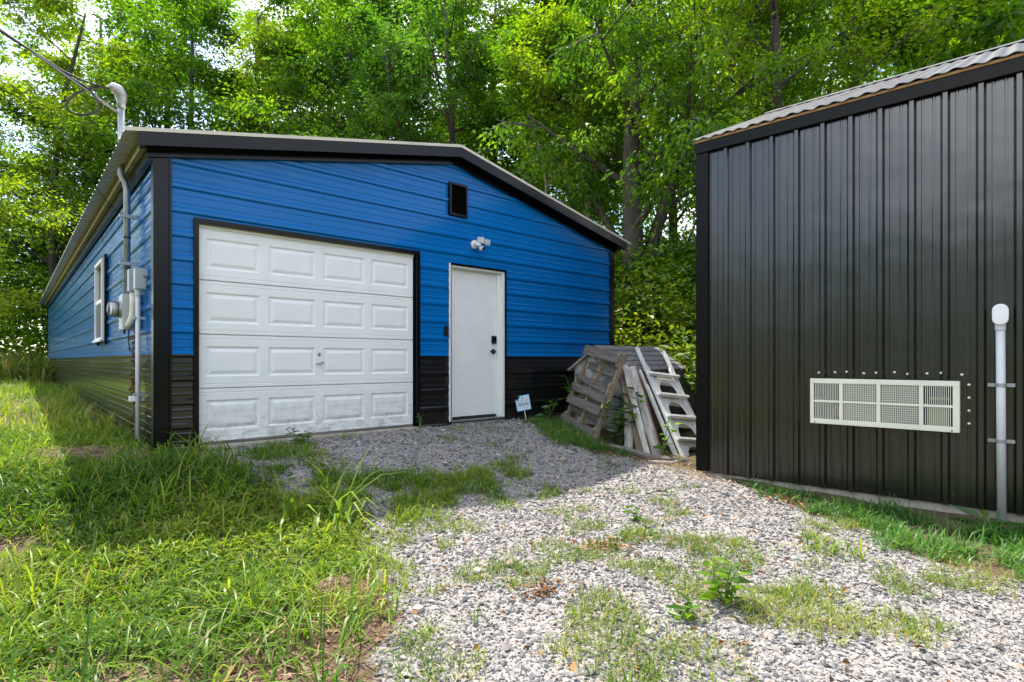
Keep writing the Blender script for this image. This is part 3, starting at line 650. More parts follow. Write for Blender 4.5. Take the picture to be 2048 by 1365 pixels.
AC = (1.10, 2.205, .605, 1.025)       # opening of the air conditioner: x0,x1,z0,z1
def panels(a, b, first, fn, off=.0):
    s = first - .1143 - .9144
    while s < b:
        e = s + .9144
        if e > a + .01: fn(max(a, s), min(b, e))
        s = e
FIRST = .050
panels(.045, SL-.045, FIRST, lambda a, c: vsheet(a, c, lambda s: SH_, lambda s, z, d: (s, -.012-d, z), [AC], M['black'], FIRST))
panels(.045, SWD-.045, FIRST, lambda a, c: vsheet(a, c, lambda s: SH_ + (SR-SH_-.12)*(1-abs(s-SWD/2)/(SWD/2)), lambda s, z, d: (-.012-d, s, z), [], M['black'], FIRST))
panels(.045, SWD-.045, FIRST, lambda a, c: vsheet(a, c, lambda s: SH_ + (SR-SH_-.12)*(1-abs(s-SWD/2)/(SWD/2)), lambda s, z, d: (SL+.012+d, s, z), [], M['black'], FIRST))
panels(.045, SL-.045, FIRST, lambda a, c: vsheet(a, c, lambda s: SH_, lambda s, z, d: (s, SWD+.012+d, z), [], M['black'], FIRST))
def scorner(u, sx, w, sy):
    a, o = .135, .040
    MB().prism([(u-sx*o, w-sy*o), (u+sx*(a-o), w-sy*o), (u+sx*(a-o), w-sy*(o-.016)), (u-sx*(o-.016), w-sy*(o-.016)), (u-sx*(o-.016), w+sy*(a-o)), (u-sx*o, w+sy*(a-o))], 0, SH_, ax='z').build('corner_trim', M['shedtrim'], shed, bevel=.003)
scorner(0, 1, 0, 1); scorner(SL, -1, 0, 1); scorner(0, 1, SWD, -1); scorner(SL, -1, SWD, -1)
MB().box(.01, SL-.01, .01, SWD-.01, -.45, .0).build('foundation', M['concrete'], shed, bevel=.008)
MB().box(-.03, SL+.03, -.060, -.041, SH_-.005, SH_+.105).build('eave_fascia', M['shedtrim'], shed, bevel=.003)
MB().box(-.03, SL+.03, SWD+.036, SWD+.055, SH_-.03, SH_+.105).build('eave_fascia', M['shedtrim'], shed, bevel=.003)
MB().box(-.05, SL+.05, -.072, -.03, SH_+.1055, SH_+.128).build('timber_edge', M['woodedge'], shed)
zE = SH_ + .135; kk = (SR - zE)/(SWD/2 + .09)
for ue in (-.045, SL+.03):
    for sgn in (1, -1):
        y_e = -.05 if sgn == 1 else SWD + .05
        MB().hexa([(ue, y_e, zE-.14), (ue+.015, y_e, zE-.14), (ue+.015, SWD/2, SR-.16), (ue, SWD/2, SR-.16), (ue, y_e, zE-.02), (ue+.015, y_e, zE-.02), (ue+.015, SWD/2, SR-.03), (ue, SWD/2, SR-.03)]).build('gable_fascia', M['shedtrim'], shed)
# corrugated roof sheets, five waves each
def corr(sgn):
    mb = MB(); n = 40; wdt = .62
    rows_ = []
    for r_ in range(4):
        t = r_/3; y = (-.09 if sgn == 1 else SWD+.09)*(1-t) + SWD/2*t; z = zE + (SR-zE)*t
        rows_.append([( -.09 + (wdt+.012)*j/n, y, z + .0085*math.sin(2*math.pi*(wdt+.012)*j/n/.124) + .004*math.sin(r_*2.1+j*.3)) for j in range(n+1)])
    for r_ in range(3):
        for j in range(n): mb.face(rows_[r_][j], rows_[r_][j+1], rows_[r_+1][j+1], rows_[r_+1][j])
    for j in range(n):
        a = rows_[0][j]; c = rows_[0][j+1]; mb.face(a, c, (c[0], c[1], c[2]-.006), (a[0], a[1], a[2]-.006))
    me = mb.mesh('roof_sheet', M['shedroof'], smooth=True); me.set_sharp_from_angle(angle=R(50)); return me
for sgn in (1, -1):
    me = corr(sgn); x = 0; k = 0
    while x < SL + .1:
        o = link('roof_sheet', me, shed); o.location = (x, 0, .002*(k % 2)); x += .62; k += 1
MB().prism([(SWD/2-.14, SR-.045), (SWD/2, SR+.03), (SWD/2+.14, SR-.045), (SWD/2, SR+.022)], -.1, SL+.1, ax='x').build('ridge_cap', M['shedroof'], shed)
mb = MB()
for z in (.14, .60, 1.33, 2.35, 3.30):
    for k in range(27):
        s = FIRST + .1143 + .095 + k*.2286 + random.uniform(-.008, .008)
        if s < SL-.1 and not (AC[0]-.05 < s < AC[1]+.05 and abs(z-.8) < .3):
            zz = z + random.uniform(-.03, .03); mb.tube([(s, -.010, zz), (s, -.018, zz), (s, -.021, zz)], [.008, .008, .004], 6)
tag(mb.build('screw_heads', M['shedtrim'], shed, raw=True), kind='stuff')
mb = MB()
for (s, z) in [(AC[0]+.06+.115*k + (.02 if k % 2 else 0), AC[3]+.052+.006*(k % 3)) for k in range(10)] + [(AC[1]+.055, AC[3]-.03-.105*k) for k in range(4)] + [(AC[1]-.09, AC[2]-.10)]:
    mb.tube([(s, -.008, z), (s, -.024, z), (s, -.029, z)], [.0105, .0105, .005], 7)
tag(mb.build('bracket_screws', M['plastic_white'], shed, raw=True), kind='stuff')

# ---- through-wall air conditioner
def sh(x, y, z): 
    q = so + x*(-SD) + y*SN; return (q[0], q[1], z-.385)
ac = thing('air_conditioner', 'cream through-wall air conditioner grille set in the black shed', 'air conditioner', sh(AC[0], 0, AC[2]), SHED_RZ)
W_, H_ = AC[1]-AC[0], AC[3]-AC[2]; yo = -.085
mb = MB()
for b_ in ((0, W_, 0, .045), (0, W_, H_-.045, H_), (0, .032, .0452, H_-.0452), (W_-.045, W_, .0452, H_-.0452)): mb.box(b_[0], b_[1], yo, yo+.02, b_[2], b_[3])
mb.build('front_frame', M['cream'], ac, bevel=.003)
for b_ in ((.0, W_, -.064, .35, .0, .004), (.0, W_, -.064, .35, H_-.004, H_), (0, .004, -.064, .35, .0045, H_-.0045), (W_-.004, W_, -.064, .35, .0045, H_-.0045)): MB().box(*b_).build('sleeve', M['cream'], ac)
bars = [.255, .545, .85]
for x in bars: MB().box(x-.016, x+.016, yo+.001, yo+.018, .0452, H_-.0452).build('grille_bar', M['cream'], ac, bevel=.002)
xs_ = [.032] + bars + [W_-.045]
for k in range(4):
    a = xs_[k] + (.0162 if k else 0); c = xs_[k+1] - (.0162 if k < 3 else 0)
    MB().box(a, c, yo+.001, yo+.018, H_/2-.010, H_/2+.010).build('grille_bar', M['cream'], ac, bevel=.002)
    mb = MB(); npv = int((c-a)/.0135)
    for j in range(1, npv): x = a + (c-a)*j/npv; mb.box(x-.0022, x+.0022, yo+.004, yo+.014, .0455, H_/2-.0105).box(x-.0022, x+.0022, yo+.004, yo+.014, H_/2+.0105, H_-.0455)
    if k in (1, 2):
        for za, zb in ((.0455, H_/2-.0105), (H_/2+.0105, H_-.0455)):
            for j in range(1, 8): z = za + (zb-za)*j/8; mb.box(a, c, yo+.006, yo+.0095, z-.0017, z+.0017)
    tag(mb.build('grille_wires', M['cream'], ac, raw=True), kind='stuff')
MB().box(.27, .84, .03, .06, .02, H_-.02).build('condenser_coil', M['coil'], ac)
MB().box(.01, W_-.01, .30, .33, .01, H_-.01).build('inner_back', M['dark'], ac)
MB().tube([(.17, .04, .06), (.17, .04, .13), (.19, .05, .16), (.215, .05, .13), (.215, .05, .07), (.232, .05, .05), (.24, .05, .1), (.24, .05, .35)], .008, 8).build('copper_pipe', M['copper'], ac, smooth=True)
MB().tube([(.13, .10, .03), (.13, .10, .3)], .055, 14).build('compressor', M['blackplastic'], ac)
MB().box(.89, 1.03, .02, .10, .03, .19).box(.9, 1.03, .03, .09, .255, .275).build('fan_casing', M['greenpaint'], ac)
MB().box(.0, W_, -.0625, -.016, H_+.0005, H_+.006).build('flashing', M['shedtrim'], ac)
for x in (.04, W_-.05): MB().box(x-.006, x+.006, yo-.0008, yo+.001, .008, .018).build('drain_slot', M['dark'], ac)
# ---- vent pipe on the shed
vp = thing('vent_pipe', 'pale grey plastic pipe with rounded cap strapped to the black shed', 'pipe', sh(2.462, -.065, -.07), SHED_RZ)
MB().tube([(0, 0, 0), (-.008, 0, 1.55)], .029, 14).build('pipe', M['pvc'], vp, smooth=True)
MB().tube([(-.008, 0, 1.50), (-.008, 0, 1.555)], .034, 14).build('collar', M['pvc'], vp)
mb = MB(); pl = [( -.008+.050*math.cos(a)*1.0, (1.655 if 0 <= a <= math.pi else 1.59) + .05*math.sin(a)) for a in np.linspace(0, 2*math.pi, 24, endpoint=False)]
mb.prism(pl, -.05, .03); mb.build('cap', M['plastic_white'], vp, bevel=.006)
for z in (.63, 1.07): 
    s = MB().box(-.085, -.035, .025, .031, z-.014, z+.014).box(.028, .078, .025, .031, z-.014, z+.014).tube([(-.004, 0, z-.014), (-.004, 0, z+.014)], .0325, 14); s.build('strap', M['galv'], vp)

# ---------------------------------------------------------------- pump house, pallet, planks, ladder, sign
k7 = math.sqrt(.5)
ph = thing('pump_house', 'small white pump house with grey shingle roof behind the ladder', 'pump house', (1.205, 8.0, -.30), R(-45))
# local x = right of the gable, local y = along the ridge away
PHW, PHL, PZ, PE = .43, 1.66, 1.30, 1.02
mb = MB().prism([(-PHW, 0), (PHW, 0), (PHW, PE+.0), (0, PZ-.03), (-PHW, PE)], .05, .08); mb.build('front_wall', M['hutwhite'], ph)
bd = MB()
for k in range(9):
    z = .06 + k*.125
    wd = PHW if z < PE-.1 else PHW*max(0.12, (PZ-.06-z-.1)/(PZ-PE))
    MB().hexa([(-wd, .032, z), (wd, .032, z), (wd, .049, z), (-wd, .049, z), (-wd*.98, .040, z+.121), (wd*.98, .040, z+.121), (wd*.98, .049, z+.121), (-wd*.98, .049, z+.121)]).build('siding_board', M['hutwhite'], ph)
for sx in (-1, 1): MB().box(min(sx*PHW, sx*(PHW-.03)), max(sx*PHW, sx*(PHW-.03)), .0805, PHL-.08, 0, PE-.02).build('side_wall', M['hutwhite'] if sx < 0 else M['plankbrown'], ph)
MB().prism([(-PHW, 0), (PHW, 0), (PHW, PE), (0, PZ-.03), (-PHW, PE)], PHL-.079, PHL-.05).build('back_wall', M['hutwhite'], ph)
sll = math.hypot(.50, PZ+.02-(PE-.04)); ang = math.atan2(PZ+.02-(PE-.04), .50)
for sx in (-1, 1):
    deck = MB().hexa([(0, -.03, PZ-.004), (sx*.50, -.03, PE-.064), (sx*.50, PHL, PE-.064), (0, PHL, PZ-.004), (0, -.03, PZ+.012), (sx*.50, -.03, PE-.048), (sx*.50, PHL, PE-.048), (0, PHL, PZ+.012)]).build('roof', M['plankwhite'], ph)
    nc = 5
    for c in range(nc):
        t0 = c/nc; t1 = (c+1.10)/nc; y = -.035 - (.11 if c % 2 else 0)
        while y < PHL:
            y0_ = max(-.035, y); y1_ = min(PHL+.005, y+.225)
            if y1_-y0_ > .02:
                def pz(t, up): x = sx*.515*t; return x, PZ+.012 - (PZ-PE+.06)*t*1.03 + up
                xa, za = pz(t0, .004); xb, zb = pz(min(t1, 1.0), .012+random.uniform(0, .004))
                MB().hexa([(xa, y0_, za), (xb, y0_, zb), (xb, y1_, zb), (xa, y1_, za), (xa, y0_, za+.004), (xb, y0_, zb+.006), (xb, y1_, zb+.006), (xa, y1_, za+.004)]).build('shingle', M['shingle'], deck)
            y += .231
for k in range(2): MB().hexa([(0, -.04, PZ+.018), (.09*(1-2*k), -.04, PZ-.035), (.09*(1-2*k), PHL+.01, PZ-.035), (0, PHL+.01, PZ+.018), (0, -.04, PZ+.026), (.09*(1-2*k), -.04, PZ-.025), (.09*(1-2*k), PHL+.01, PZ-.025), (0, PHL+.01, PZ+.026)]).build('ridge_cap', M['shingle'], ph)
mb = MB(); prev = None                 # tarp sagging off the right eave
for j in range(9):
    y = .75 + j*.11; col_ = [(.50+.05*q+.03*math.sin(j*1.3+q), y, PE-.05-.14*q + .02*math.sin(j*2.1)) for q in range(6)]
    if prev:
        for q in range(5): mb.face(prev[q], col_[q], col_[q+1], prev[q+1])
    prev = col_
o = mb.build('tarp_flap', M['tarp'], ph, smooth=True); sm = o.modifiers.new('thick', 'SOLIDIFY'); sm.thickness = .008
# pallet
pa = np.array([1.03, 7.33, -.24]); pb = np.array([.70, 8.22, -.10]); pu = np.array([.344, -.03, 1.0])
wx = pa - pb; wl = np.linalg.norm(wx); wx = wx/wl; pu = pu - wx*np.dot(pu, wx); pu = pu/np.linalg.norm(pu); pn = np.cross(wx, pu); pn /= np.linalg.norm(pn)      # wx: from far to near edge
if pn[1] > 0: pn = -pn                                                                                  # towards the camera
pal = bpy.data.objects.new('wooden_pallet', None); C.objects.link(pal)
tag(pal, 'weathered grey wooden pallet leaning on the pump house', 'pallet')
wx2 = np.cross(pu, pn); 
Mx = Matrix(((wx2[0], -pn[0], pu[0], pb[0]), (wx2[1], -pn[1], pu[1], pb[1]), (wx2[2], -pn[2], pu[2], pb[2]), (0, 0, 0, 1))); pal.matrix_world = Mx
if Mx.to_3x3().determinant() < 0: print('pallet mirrored')
sgn = 1 if np.dot(wx2, wx) > 0 else -1
def px(a): return sgn*a
def pbox(name, x0, x1, y0, y1, z0, z1, mat, skew=0.0, bev=.004):
    x0, x1 = sorted((px(x0), px(x1)))
    return MB().hexa([(x0, y0, z0), (x1, y0, z0+skew), (x1, y1, z0+skew), (x0, y1, z0), (x0, y0, z1), (x1, y0, z1+skew), (x1, y1, z1+skew), (x0, y1, z1)]).build(name, mat, pal, bevel=bev)
PL = 1.20; WP = float(wl)
for a, mt in ((.02, 'palletwarm'), (WP/2-.02, 'palletwarm'), (WP-.045, 'palletwarm')):
    # notched stringer
    x0, x1 = sorted((px(a), px(a+.040)))
    prof = [(0, 0), (.09, 0), (.09, PL), (0, PL), (0, PL-.17), (.038, PL-.20), (.038, PL-.40), (0, PL-.43), (0, .43), (.038, .40), (.038, .20), (0, .17)]
    mb = MB().prism(prof, x0, x1, ax='x'); mb.build('stringer', M[mt], pal)
for k, (z, hh, sk) in enumerate(((.015, .12, .0), (.32, .125, .015), (.52, .115, -.01), (.70, .075, -.06), (1.06, .14, .0))):
    pbox('deck_board', -.01, WP-.06 if k == 3 else WP+.005 - (.03 if k % 2 else 0), -.017, -.0005, z, z+hh, M['pallet'], skew=sgn*sk)
for z, hh in ((.02, .12), (.22, .11), (.44, .11), (.66, .10), (.88, .11), (1.07, .12)): pbox('back_board', 0, WP, .0905, .107, z, z+hh, M['pallet'])
pbox('paint_mark', WP-.046, WP-.004, -.0012, -.0004, .45, .53, simple('faded_yellow_paint', (.55, .6, .12), .7, var=.3, scale=40), bev=0)
# loose planks
def plank(name, label, a, b, wd, th, mat, twist=0.0):
    a = Vector(a); b = Vector(b); d = (b-a); L_ = d.length; d.normalize()
    sx = Vector((math.cos(twist), math.sin(twist), 0)); sx = (sx - d*sx.dot(d)).normalized(); ny_ = d.cross(sx)
    o = bpy.data.objects.new(name, None)
    mb = MB(); ns = 7
    rws = []
    for k in range(ns+1):
        t = k/ns; e = .004*math.sin(k*2.3+a.x*9); bow = .006*math.sin(math.pi*t)
        rws.append([(t*L_ + (.012*math.sin(k*9.0+a.x*33) if k in (0, ns) else 0)*s_, s_*(wd/2+e), q*th/2 - bow) for q in (-1, 1) for s_ in (-1, 1)])
    for r0, r1 in zip(rws[:-1], rws[1:]):
        for i0, i1 in ((0, 1), (1, 3), (3, 2), (2, 0)): mb.face(r0[i0], r0[i1], r1[i1], r1[i0])
    for r_ in (rws[0], rws[-1]): mb.face(r_[0], r_[1], r_[3], r_[2])
    o = mb.build(name, mat, None); m4 = Matrix(((d.x, sx.x, ny_.x, a.x), (d.y, sx.y, ny_.y, a.y), (d.z, sx.z, ny_.z, a.z), (0, 0, 0, 1))); o.matrix_world = m4
    return tag(o, label, 'plank', 'loose planks leaning on the pump house')
def gz(x, y): return float(ground(x, y))
plank('plank', 'dull brown plank leaning nearest the pallet', (1.60, 6.93, gz(1.60, 6.93)-.02), (1.475, 7.62, .64), .085, .045, M['plankbrown'], .3)
plank('plank', 'narrow peeling white plank leaning beside the brown one', (1.655, 6.82, gz(1.655, 6.82)-.02), (1.52, 7.56, .74), .075, .05, M['plankwhite'], -.2)
plank('plank', 'wide whitish board with grey patches leaning next to the ladder', (1.78, 6.86, gz(1.78, 6.86)-.02), (1.62, 7.64, .72), .115, .03, M['plankwhite'], .15)
plank('plank', 'thin red-brown strip leaning behind the wide whitish board', (1.86, 6.98, gz(1.86, 6.98)-.02), (1.70, 7.75, .70), .05, .03, M['plankred'], .1)
plank('plank', 'short paint-flecked board standing low under the pallet edge', (1.46, 7.02, gz(1.46, 7.02)-.02), (1.50, 7.25, .22), .10, .03, M['plankwhite'], .3)
mb = MB().tube([(1.22, 7.06, gz(1.22, 7.06)+.03), (1.42, 6.90, gz(1.42, 6.9)+.035), (1.62, 6.76, gz(1.62, 6.76)+.03), (1.86, 6.66, gz(1.86, 6.66)+.035), (1.98, 6.63, gz(1.98, 6.63)+.03)], [.03, .042, .038, .035, .02], 7)
tag(mb.build('rotten_beam', M['pallet'], None), 'split rotten grey beam lying on the ground before the planks', 'beam')
mb = MB().tube([(1.60, 6.58, gz(1.60, 6.58)+.015), (1.85, 6.55, gz(1.85, 6.55)+.02), (2.12, 6.72, gz(2.12, 6.72)+.03)], [.016, .018, .012], 6); tag(mb.build('stick', M['plankwhite'], None), 'pale bare stick lying at the shed corner', 'stick')
# ladder
lA = Vector((2.14, 6.94, gz(2.14, 6.94)-.01)); lB = Vector((1.79, 8.0, 1.01)); side = Vector((.42, .28, .03))
d = (lB-lA); LL = d.length; d.normalize(); sx = (side - d*side.dot(d)); LWD = sx.length; sx.normalize(); nn = d.cross(sx); 
if nn.y < 0: nn = -nn                # away from the camera
lad = bpy.data.objects.new('step_ladder', None); C.objects.link(lad)
lad.matrix_world = Matrix(((sx.x, nn.x, d.x, lA.x), (sx.y, nn.y, d.y, lA.y), (sx.z, nn.z, d.z, lA.z), (0, 0, 0, 1)))
tag(lad, 'chalky white plastic ladder leaning between pump house and black shed', 'ladder')
def rail_poly(w0, w1):       # outline of a rail in (x,z), stepped like moulded legs
    return [(0, 0), (w0, 0), (w0, LL*.30), (w0*.85, LL*.33), (w0*.85, LL*.62), (w1, LL*.66), (w1, LL*.80), (w1*.6, LL*.83), (w1*.6, LL-.02), (w1*.3, LL), (0, LL)]
for x0, sg in ((0, 1), (LWD, -1)):
    mb = MB().prism([(x0 - sg*.02 + sg*a, z) for a, z in rail_poly(.085, .075)], 0, .045); mb.build('rail', M['ladder'], lad, bevel=.006)
    mb = MB().prism([(x0 - sg*.062 + sg*a, z*.80) for a, z in rail_poly(.06, .055)], .075, .115); mb.build('rear_leg', M['ladder'], lad, bevel=.005)
    for k in range(6):
        for q in range(2): MB().tube([(x0+sg*(.012+.022*q), -.001, LL*.84+.03*k-.19), (x0+sg*(.012+.022*q), .002, LL*.84+.03*k-.19)], .006, 8).build('bolt_hole', M['dark'], lad)
for k in range(4):
    z = .24 + k*.345
    if z > LL*.78: break
    MB().box(-.015, LWD+.015, -.055, .005, z, z+.038).build('tread', M['ladder'], lad, bevel=.006)
    MB().box(.06, LWD-.06, .05, .11, z-.06, z-.032).build('tread', M['ladder'], lad, bevel=.005)
    # arched web under the tread
    n_ = 12; o_ = [(.0655, z-.002), (.0655, z-.235)]
    arch = [(.095 + (LWD-.19)*(.5-.5*math.cos(math.pi*j/n_)), z-.265 + .21*math.sin(math.pi*j/n_)**.8) for j in range(n_+1)]
    mb = MB(); 
    for (xa, za), (xb, zb) in zip(arch[:-1], arch[1:]): 
        mb.face((xa, .012, za), (xb, .012, zb), (xb, .012, z-.002), (xa, .012, z-.002)); mb.face((xa, .03, za), (xb, .03, zb), (xb, .03, z-.002), (xa, .03, z-.002)); mb.face((xa, .012, za), (xb, .012, zb), (xb, .03, zb), (xa, .03, za))
    mb.box(.0655, .0949, .012, .03, z-.275, z-.002).box(LWD-.0949, LWD-.0655, .012, .03, z-.275, z-.002)
    mb.build('arched_web', M['ladder'], lad)
# yard sign
sg_ = thing('yard_sign', 'small white and blue security sign staked by the garage wall', 'sign', (.205, 8.08, gz(.205, 8.08)), 0, rot=(R(-6), R(-9), R(22)))
MB().box(-.004, .004, -.004, .004, -.05, .17).build('stake', M['plastic_white'], sg_)
out = [(-.112, .145), (.112, .145), (.112, .365), (-.055, .365), (-.045, .335), (-.075, .325), (-.07, .295), (-.112, .325)]
plate = MB().prism(out, -.006, -.001).build('plate', M['signblue'], sg_)
inn = [(-.104, .153), (.104, .153), (.104, .357), (-.04, .357), (-.032, .328), (-.062, .318), (-.058, .288), (-.104, .310)]
MB().prism(inn, -.0075, -.0062).build('face_print', M['signwhite'], plate)
MB().prism([(-.075, .287), (.085, .287), (.085, .291), (-.075, .291)], -.0085, -.0076).build('rule_line', M['signdark'], plate)
mb = MB()
for j in range(15):
    a0_, a1_ = 2*math.pi*j/18+.9, 2*math.pi*(j+1)/18+.9; cxx, czz = .0, .327
    mb.face((cxx+.0075*math.cos(a0_), -.0082, czz+.0075*math.sin(a0_)), (cxx+.017*math.cos(a0_), -.0082, czz+.017*math.sin(a0_)), (cxx+.017*math.cos(a1_), -.0082, czz+.017*math.sin(a1_)), (cxx+.0075*math.cos(a1_), -.0082, czz+.0075*math.sin(a1_)))
mb.tube([(cxx-.004, -.0078, czz-.003), (cxx-.004, -.0083, czz-.003)], .008, 12); mb.build('round_emblem', M['signblue'], plate)
cu = bpy.data.curves.new('lettering', 'FONT'); cu.body = 'blink'; cu.size = .088; cu.align_x = 'CENTER'; cu.extrude = .0003; cu.offset = .0006
tmp = bpy.data.objects.new('tmp_text', cu); C.objects.link(tmp)
dg = bpy.context.evaluated_depsgraph_get(); me = bpy.data.meshes.new_from_object(tmp.evaluated_get(dg)); me.materials.clear(); me.materials.append(M['signdark'])
bpy.data.objects.remove(tmp)
o = link('lettering', me, plate); o.rotation_euler = (R(90), 0, 0); o.location = (.004, -.0083, .212)
mb = MB()
for k in range(14): mb.box(-.07+.010*k, -.063+.010*k, -.0082, -.0077, .186, .192)
mb.build('small_print', M['signblue'], plate)

# ---------------------------------------------------------------- trees and shrubs
def grow(p, d, L_, n, up=0.0, jit=.12, r=None):
    r = r or random; pts = [Vector(p)]; d = Vector(d).normalized()
    for k in range(n):
        d = (d + Vector((r.gauss(0, jit), r.gauss(0, jit), r.gauss(0, jit*.6)+up))).normalized(); pts.append(pts[-1] + d*(L_/n))
    return pts
def tone_green(n, dark, mid, light, g, clump=None):
    t = g.beta(2, 2, n) if clump is None else np.clip(clump + g.normal(0, .18, n), 0, 1)
    a = np.array(dark); b_ = np.array(mid); c = np.array(light); t = t[:, None]
    return np.where(t < .5, a*(1-2*t)+b_*2*t, b_*(2-2*t)+c*(2*t-1))
def make_tree(seed, H, r0, trunk=None, first=.28, spread=3.4, n1=16, n2=6, n3=5, per=40, leaf=.125, droop=.3, colors=None, extra_stems=()):
    """returns (wood mesh, crown mesh) with the base at the origin"""
    r = random.Random(seed); g = np.random.default_rng(seed)
    wood_ = MB(); cols = colors or ((.022, .075, .012), (.055, .15, .018), (.13, .24, .03))
    if trunk is None: trunk = grow((0, 0, -.4), (r.uniform(-.06, .06), r.uniform(-.06, .06), 1), H*.93+.4, 9, .05, .05, r)
    else: trunk = [Vector(p) for p in trunk]
    stems = [(trunk, r0)] + [([Vector(p) for p in s], rr) for s, rr in extra_stems]
    TW = []
    for pts, rr in stems:
        n = len(pts); rad = [rr*(1.25 if k == 0 else 1.0)*(1-.86*k/(n-1)) + .012 for k in range(n)]
        wood_.tube(pts, rad, 9)
        nb = int(n1*(1 if pts is trunk else .6))
        for b_ in range(nb):
            t = first + (1-first)*(b_+r.random())/nb; fi = t*(n-1); i0 = min(int(fi), n-2); q = pts[i0].lerp(pts[i0+1], fi-i0)
            az_ = b_*2.4 + r.uniform(-.5, .5); sl_ = r.uniform(.15, .75)
            rel = (t-first)/(1-first); L1 = spread*(1.0 - .62*rel**1.5)*r.uniform(.7, 1.15)
            bp_ = grow(q, (math.cos(az_), math.sin(az_), sl_), L1, 5, .05, .13, r); rb = max(.014, rr*.36*(1-.7*rel))
            wood_.tube(bp_, [rb*(1-.8*k/5)+.005 for k in range(6)], 5, False)
            for s_ in range(n2):
                ts = .25 + .75*(s_+r.random()*.9)/n2; fi = ts*5; j0 = min(int(fi), 4); q2 = bp_[j0].lerp(bp_[j0+1], fi-j0)
                dd = (bp_[j0+1]-bp_[j0]).normalized(); sd = Vector((r.gauss(0, 1), r.gauss(0, 1), r.gauss(0, .55))); d2 = dd*.7 + sd.normalized()*.9
                L2 = L1*r.uniform(.28, .48); sp_ = grow(q2, d2, L2, 3, -.02, .18, r)
                wood_.tube(sp_, [rb*.35*(1-.7*k/3)+.003 for k in range(4)], 3, False)
                cl = r.random()
                for w_ in range(n3):
                    q3 = sp_[1 + (w_ % 3)]; d3 = Vector((r.gauss(0, 1), r.gauss(0, 1), r.gauss(0, .5)-droop*.5)).normalized()
                    TW.append((*q3, *d3, r.uniform(.4, .85)*min(1.2, L2+.2), cl))
    TW = np.array(TW); nt_ = len(TW); N_ = nt_*per
    k = np.repeat(np.arange(nt_), per); t = g.uniform(.05, 1, N_)[:, None]
    side_ = g.normal(0, 1, (N_, 3)); side_[:, 2] *= .35
    P = TW[k, :3] + TW[k, 3:6]*TW[k, 6:7]*t + side_*.13*(.5+t); P[:, 2] -= droop*.25*t[:, 0]**2
    D = TW[k, 3:6]*.5 + unit(side_)*.9; D[:, 2] -= droop
    Nn = g.normal(0, .55, (N_, 3)); Nn[:, 2] += 1.0
    L_ = leaf*g.uniform(.65, 1.3, N_); cl = TW[k, 7]*.6 + .2
    cm = leaves('crown', P, D, Nn, L_, L_*g.uniform(.42, .6, N_), tone_green(N_, *cols, g, cl), M['leaf'])
    return wood_, cm
def tree_thing(label, group, wood_me, crown_me, x, y, rz=0.0, s=1.0, z=None, name='tree'):
    o = thing(name, label, 'tree', (x, y, gz(x, y) if z is None else z), rz, group); o.scale = (s, s, s)
    link('trunk', wood_me, o); link('crown', crown_me, o); return o
GREEN = ((.026, .085, .005), (.085, .19, .009), (.20, .33, .016))
YELL = ((.06, .125, .007), (.15, .24, .012), (.30, .36, .02))
DARK = ((.016, .055, .010), (.04, .115, .014), (.10, .20, .025))
protos = []
for sd, H, r0, col_, sp, lf, pr_ in ((11, 12.5, .17, GREEN, 3.7, .13, 42), (12, 11.5, .14, YELL, 3.5, .105, 52), (13, 13.0, .19, DARK, 3.8, .16, 36), (14, 10.5, .11, GREEN, 3.1, .18, 32)):
    w_, c_ = make_tree(sd, H, r0, colors=col_, spread=sp, first=.16, leaf=lf, per=pr_, n2=7); protos.append((w_.mesh('trunk', M['bark'], smooth=True), c_))
# trees one can point to
w_, c_ = make_tree(21, 13, .21, trunk=[(.25, 0, -.5), (.22, 0, 1.5), (.1, 0, 4), (.25, 0, 6.5), (.1, 0, 9), (-.1, 0, 12.5)], first=.52, spread=3.4, n1=14,
    extra_stems=[([(-.1, .1, -.4), (-.25, 0, 1.6), (-.6, 0, 3.6), (-1.3, 0, 6.0), (-2.0, 0, 8.5), (-2.2, 0, 11)], .17), ([(-.35, 0, 1.8), (-1.1, .1, 2.9), (-2.4, .2, 4.0), (-3.6, .2, 5.0), (-4.6, .1, 5.3)], .085)])
tree_thing('twin-trunked dark tree rising behind the garage ridge', None, w_.mesh('trunk', M['bark'], smooth=True), c_, -2.35, 20)
w_, c_ = make_tree(22, 13.5, .34, trunk=[(0, 0, -.6), (0, 0, .3), (-.05, 0, 2), (-.1, 0, 4), (.0, 0, 6), (.15, 0, 8.5), (.1, 0, 12)], first=.22, spread=3.8, n1=18, leaf=.13, droop=.6, colors=GREEN,
    extra_stems=[([(.1, .1, .5), (.6, .1, 2.2), (1.1, .1, 3.6), (1.9, 0, 5.2), (3.0, 0, 7.2), (3.6, 0, 9.4)], .17)])
tree_thing('thick furrowed tree with a leaning limb beside the garage corner', None, w_.mesh('trunk', M['bark'], smooth=True), c_, 3.07, 14)
w_, c_ = make_tree(23, 12, .085, trunk=[(0, 0, -.4), (-.05, 0, 2), (-.3, 0, 4), (-.35, 0, 6.5), (-.5, 0, 9), (-.5, 0, 11)], first=.5, spread=2.4, n1=11, colors=GREEN)
tree_thing('slender straight tree left of the garage ridge', None, w_.mesh('trunk', M['barkpale'], smooth=True), c_, -4.45, 22)
w_, c_ = make_tree(24, 10, .06, trunk=[(.6, 0, -.4), (.3, 0, 1.0), (.05, 0, 2.2), (0, 0, 4), (-.4, 0, 6), (-.3, 0, 8.5)], first=.45, spread=2.0, n1=10, colors=GREEN)
tree_thing('thin crooked pale tree over the right roof slope', None, w_.mesh('trunk', M['barkpale'], smooth=True), c_, 1.0, 16.5)
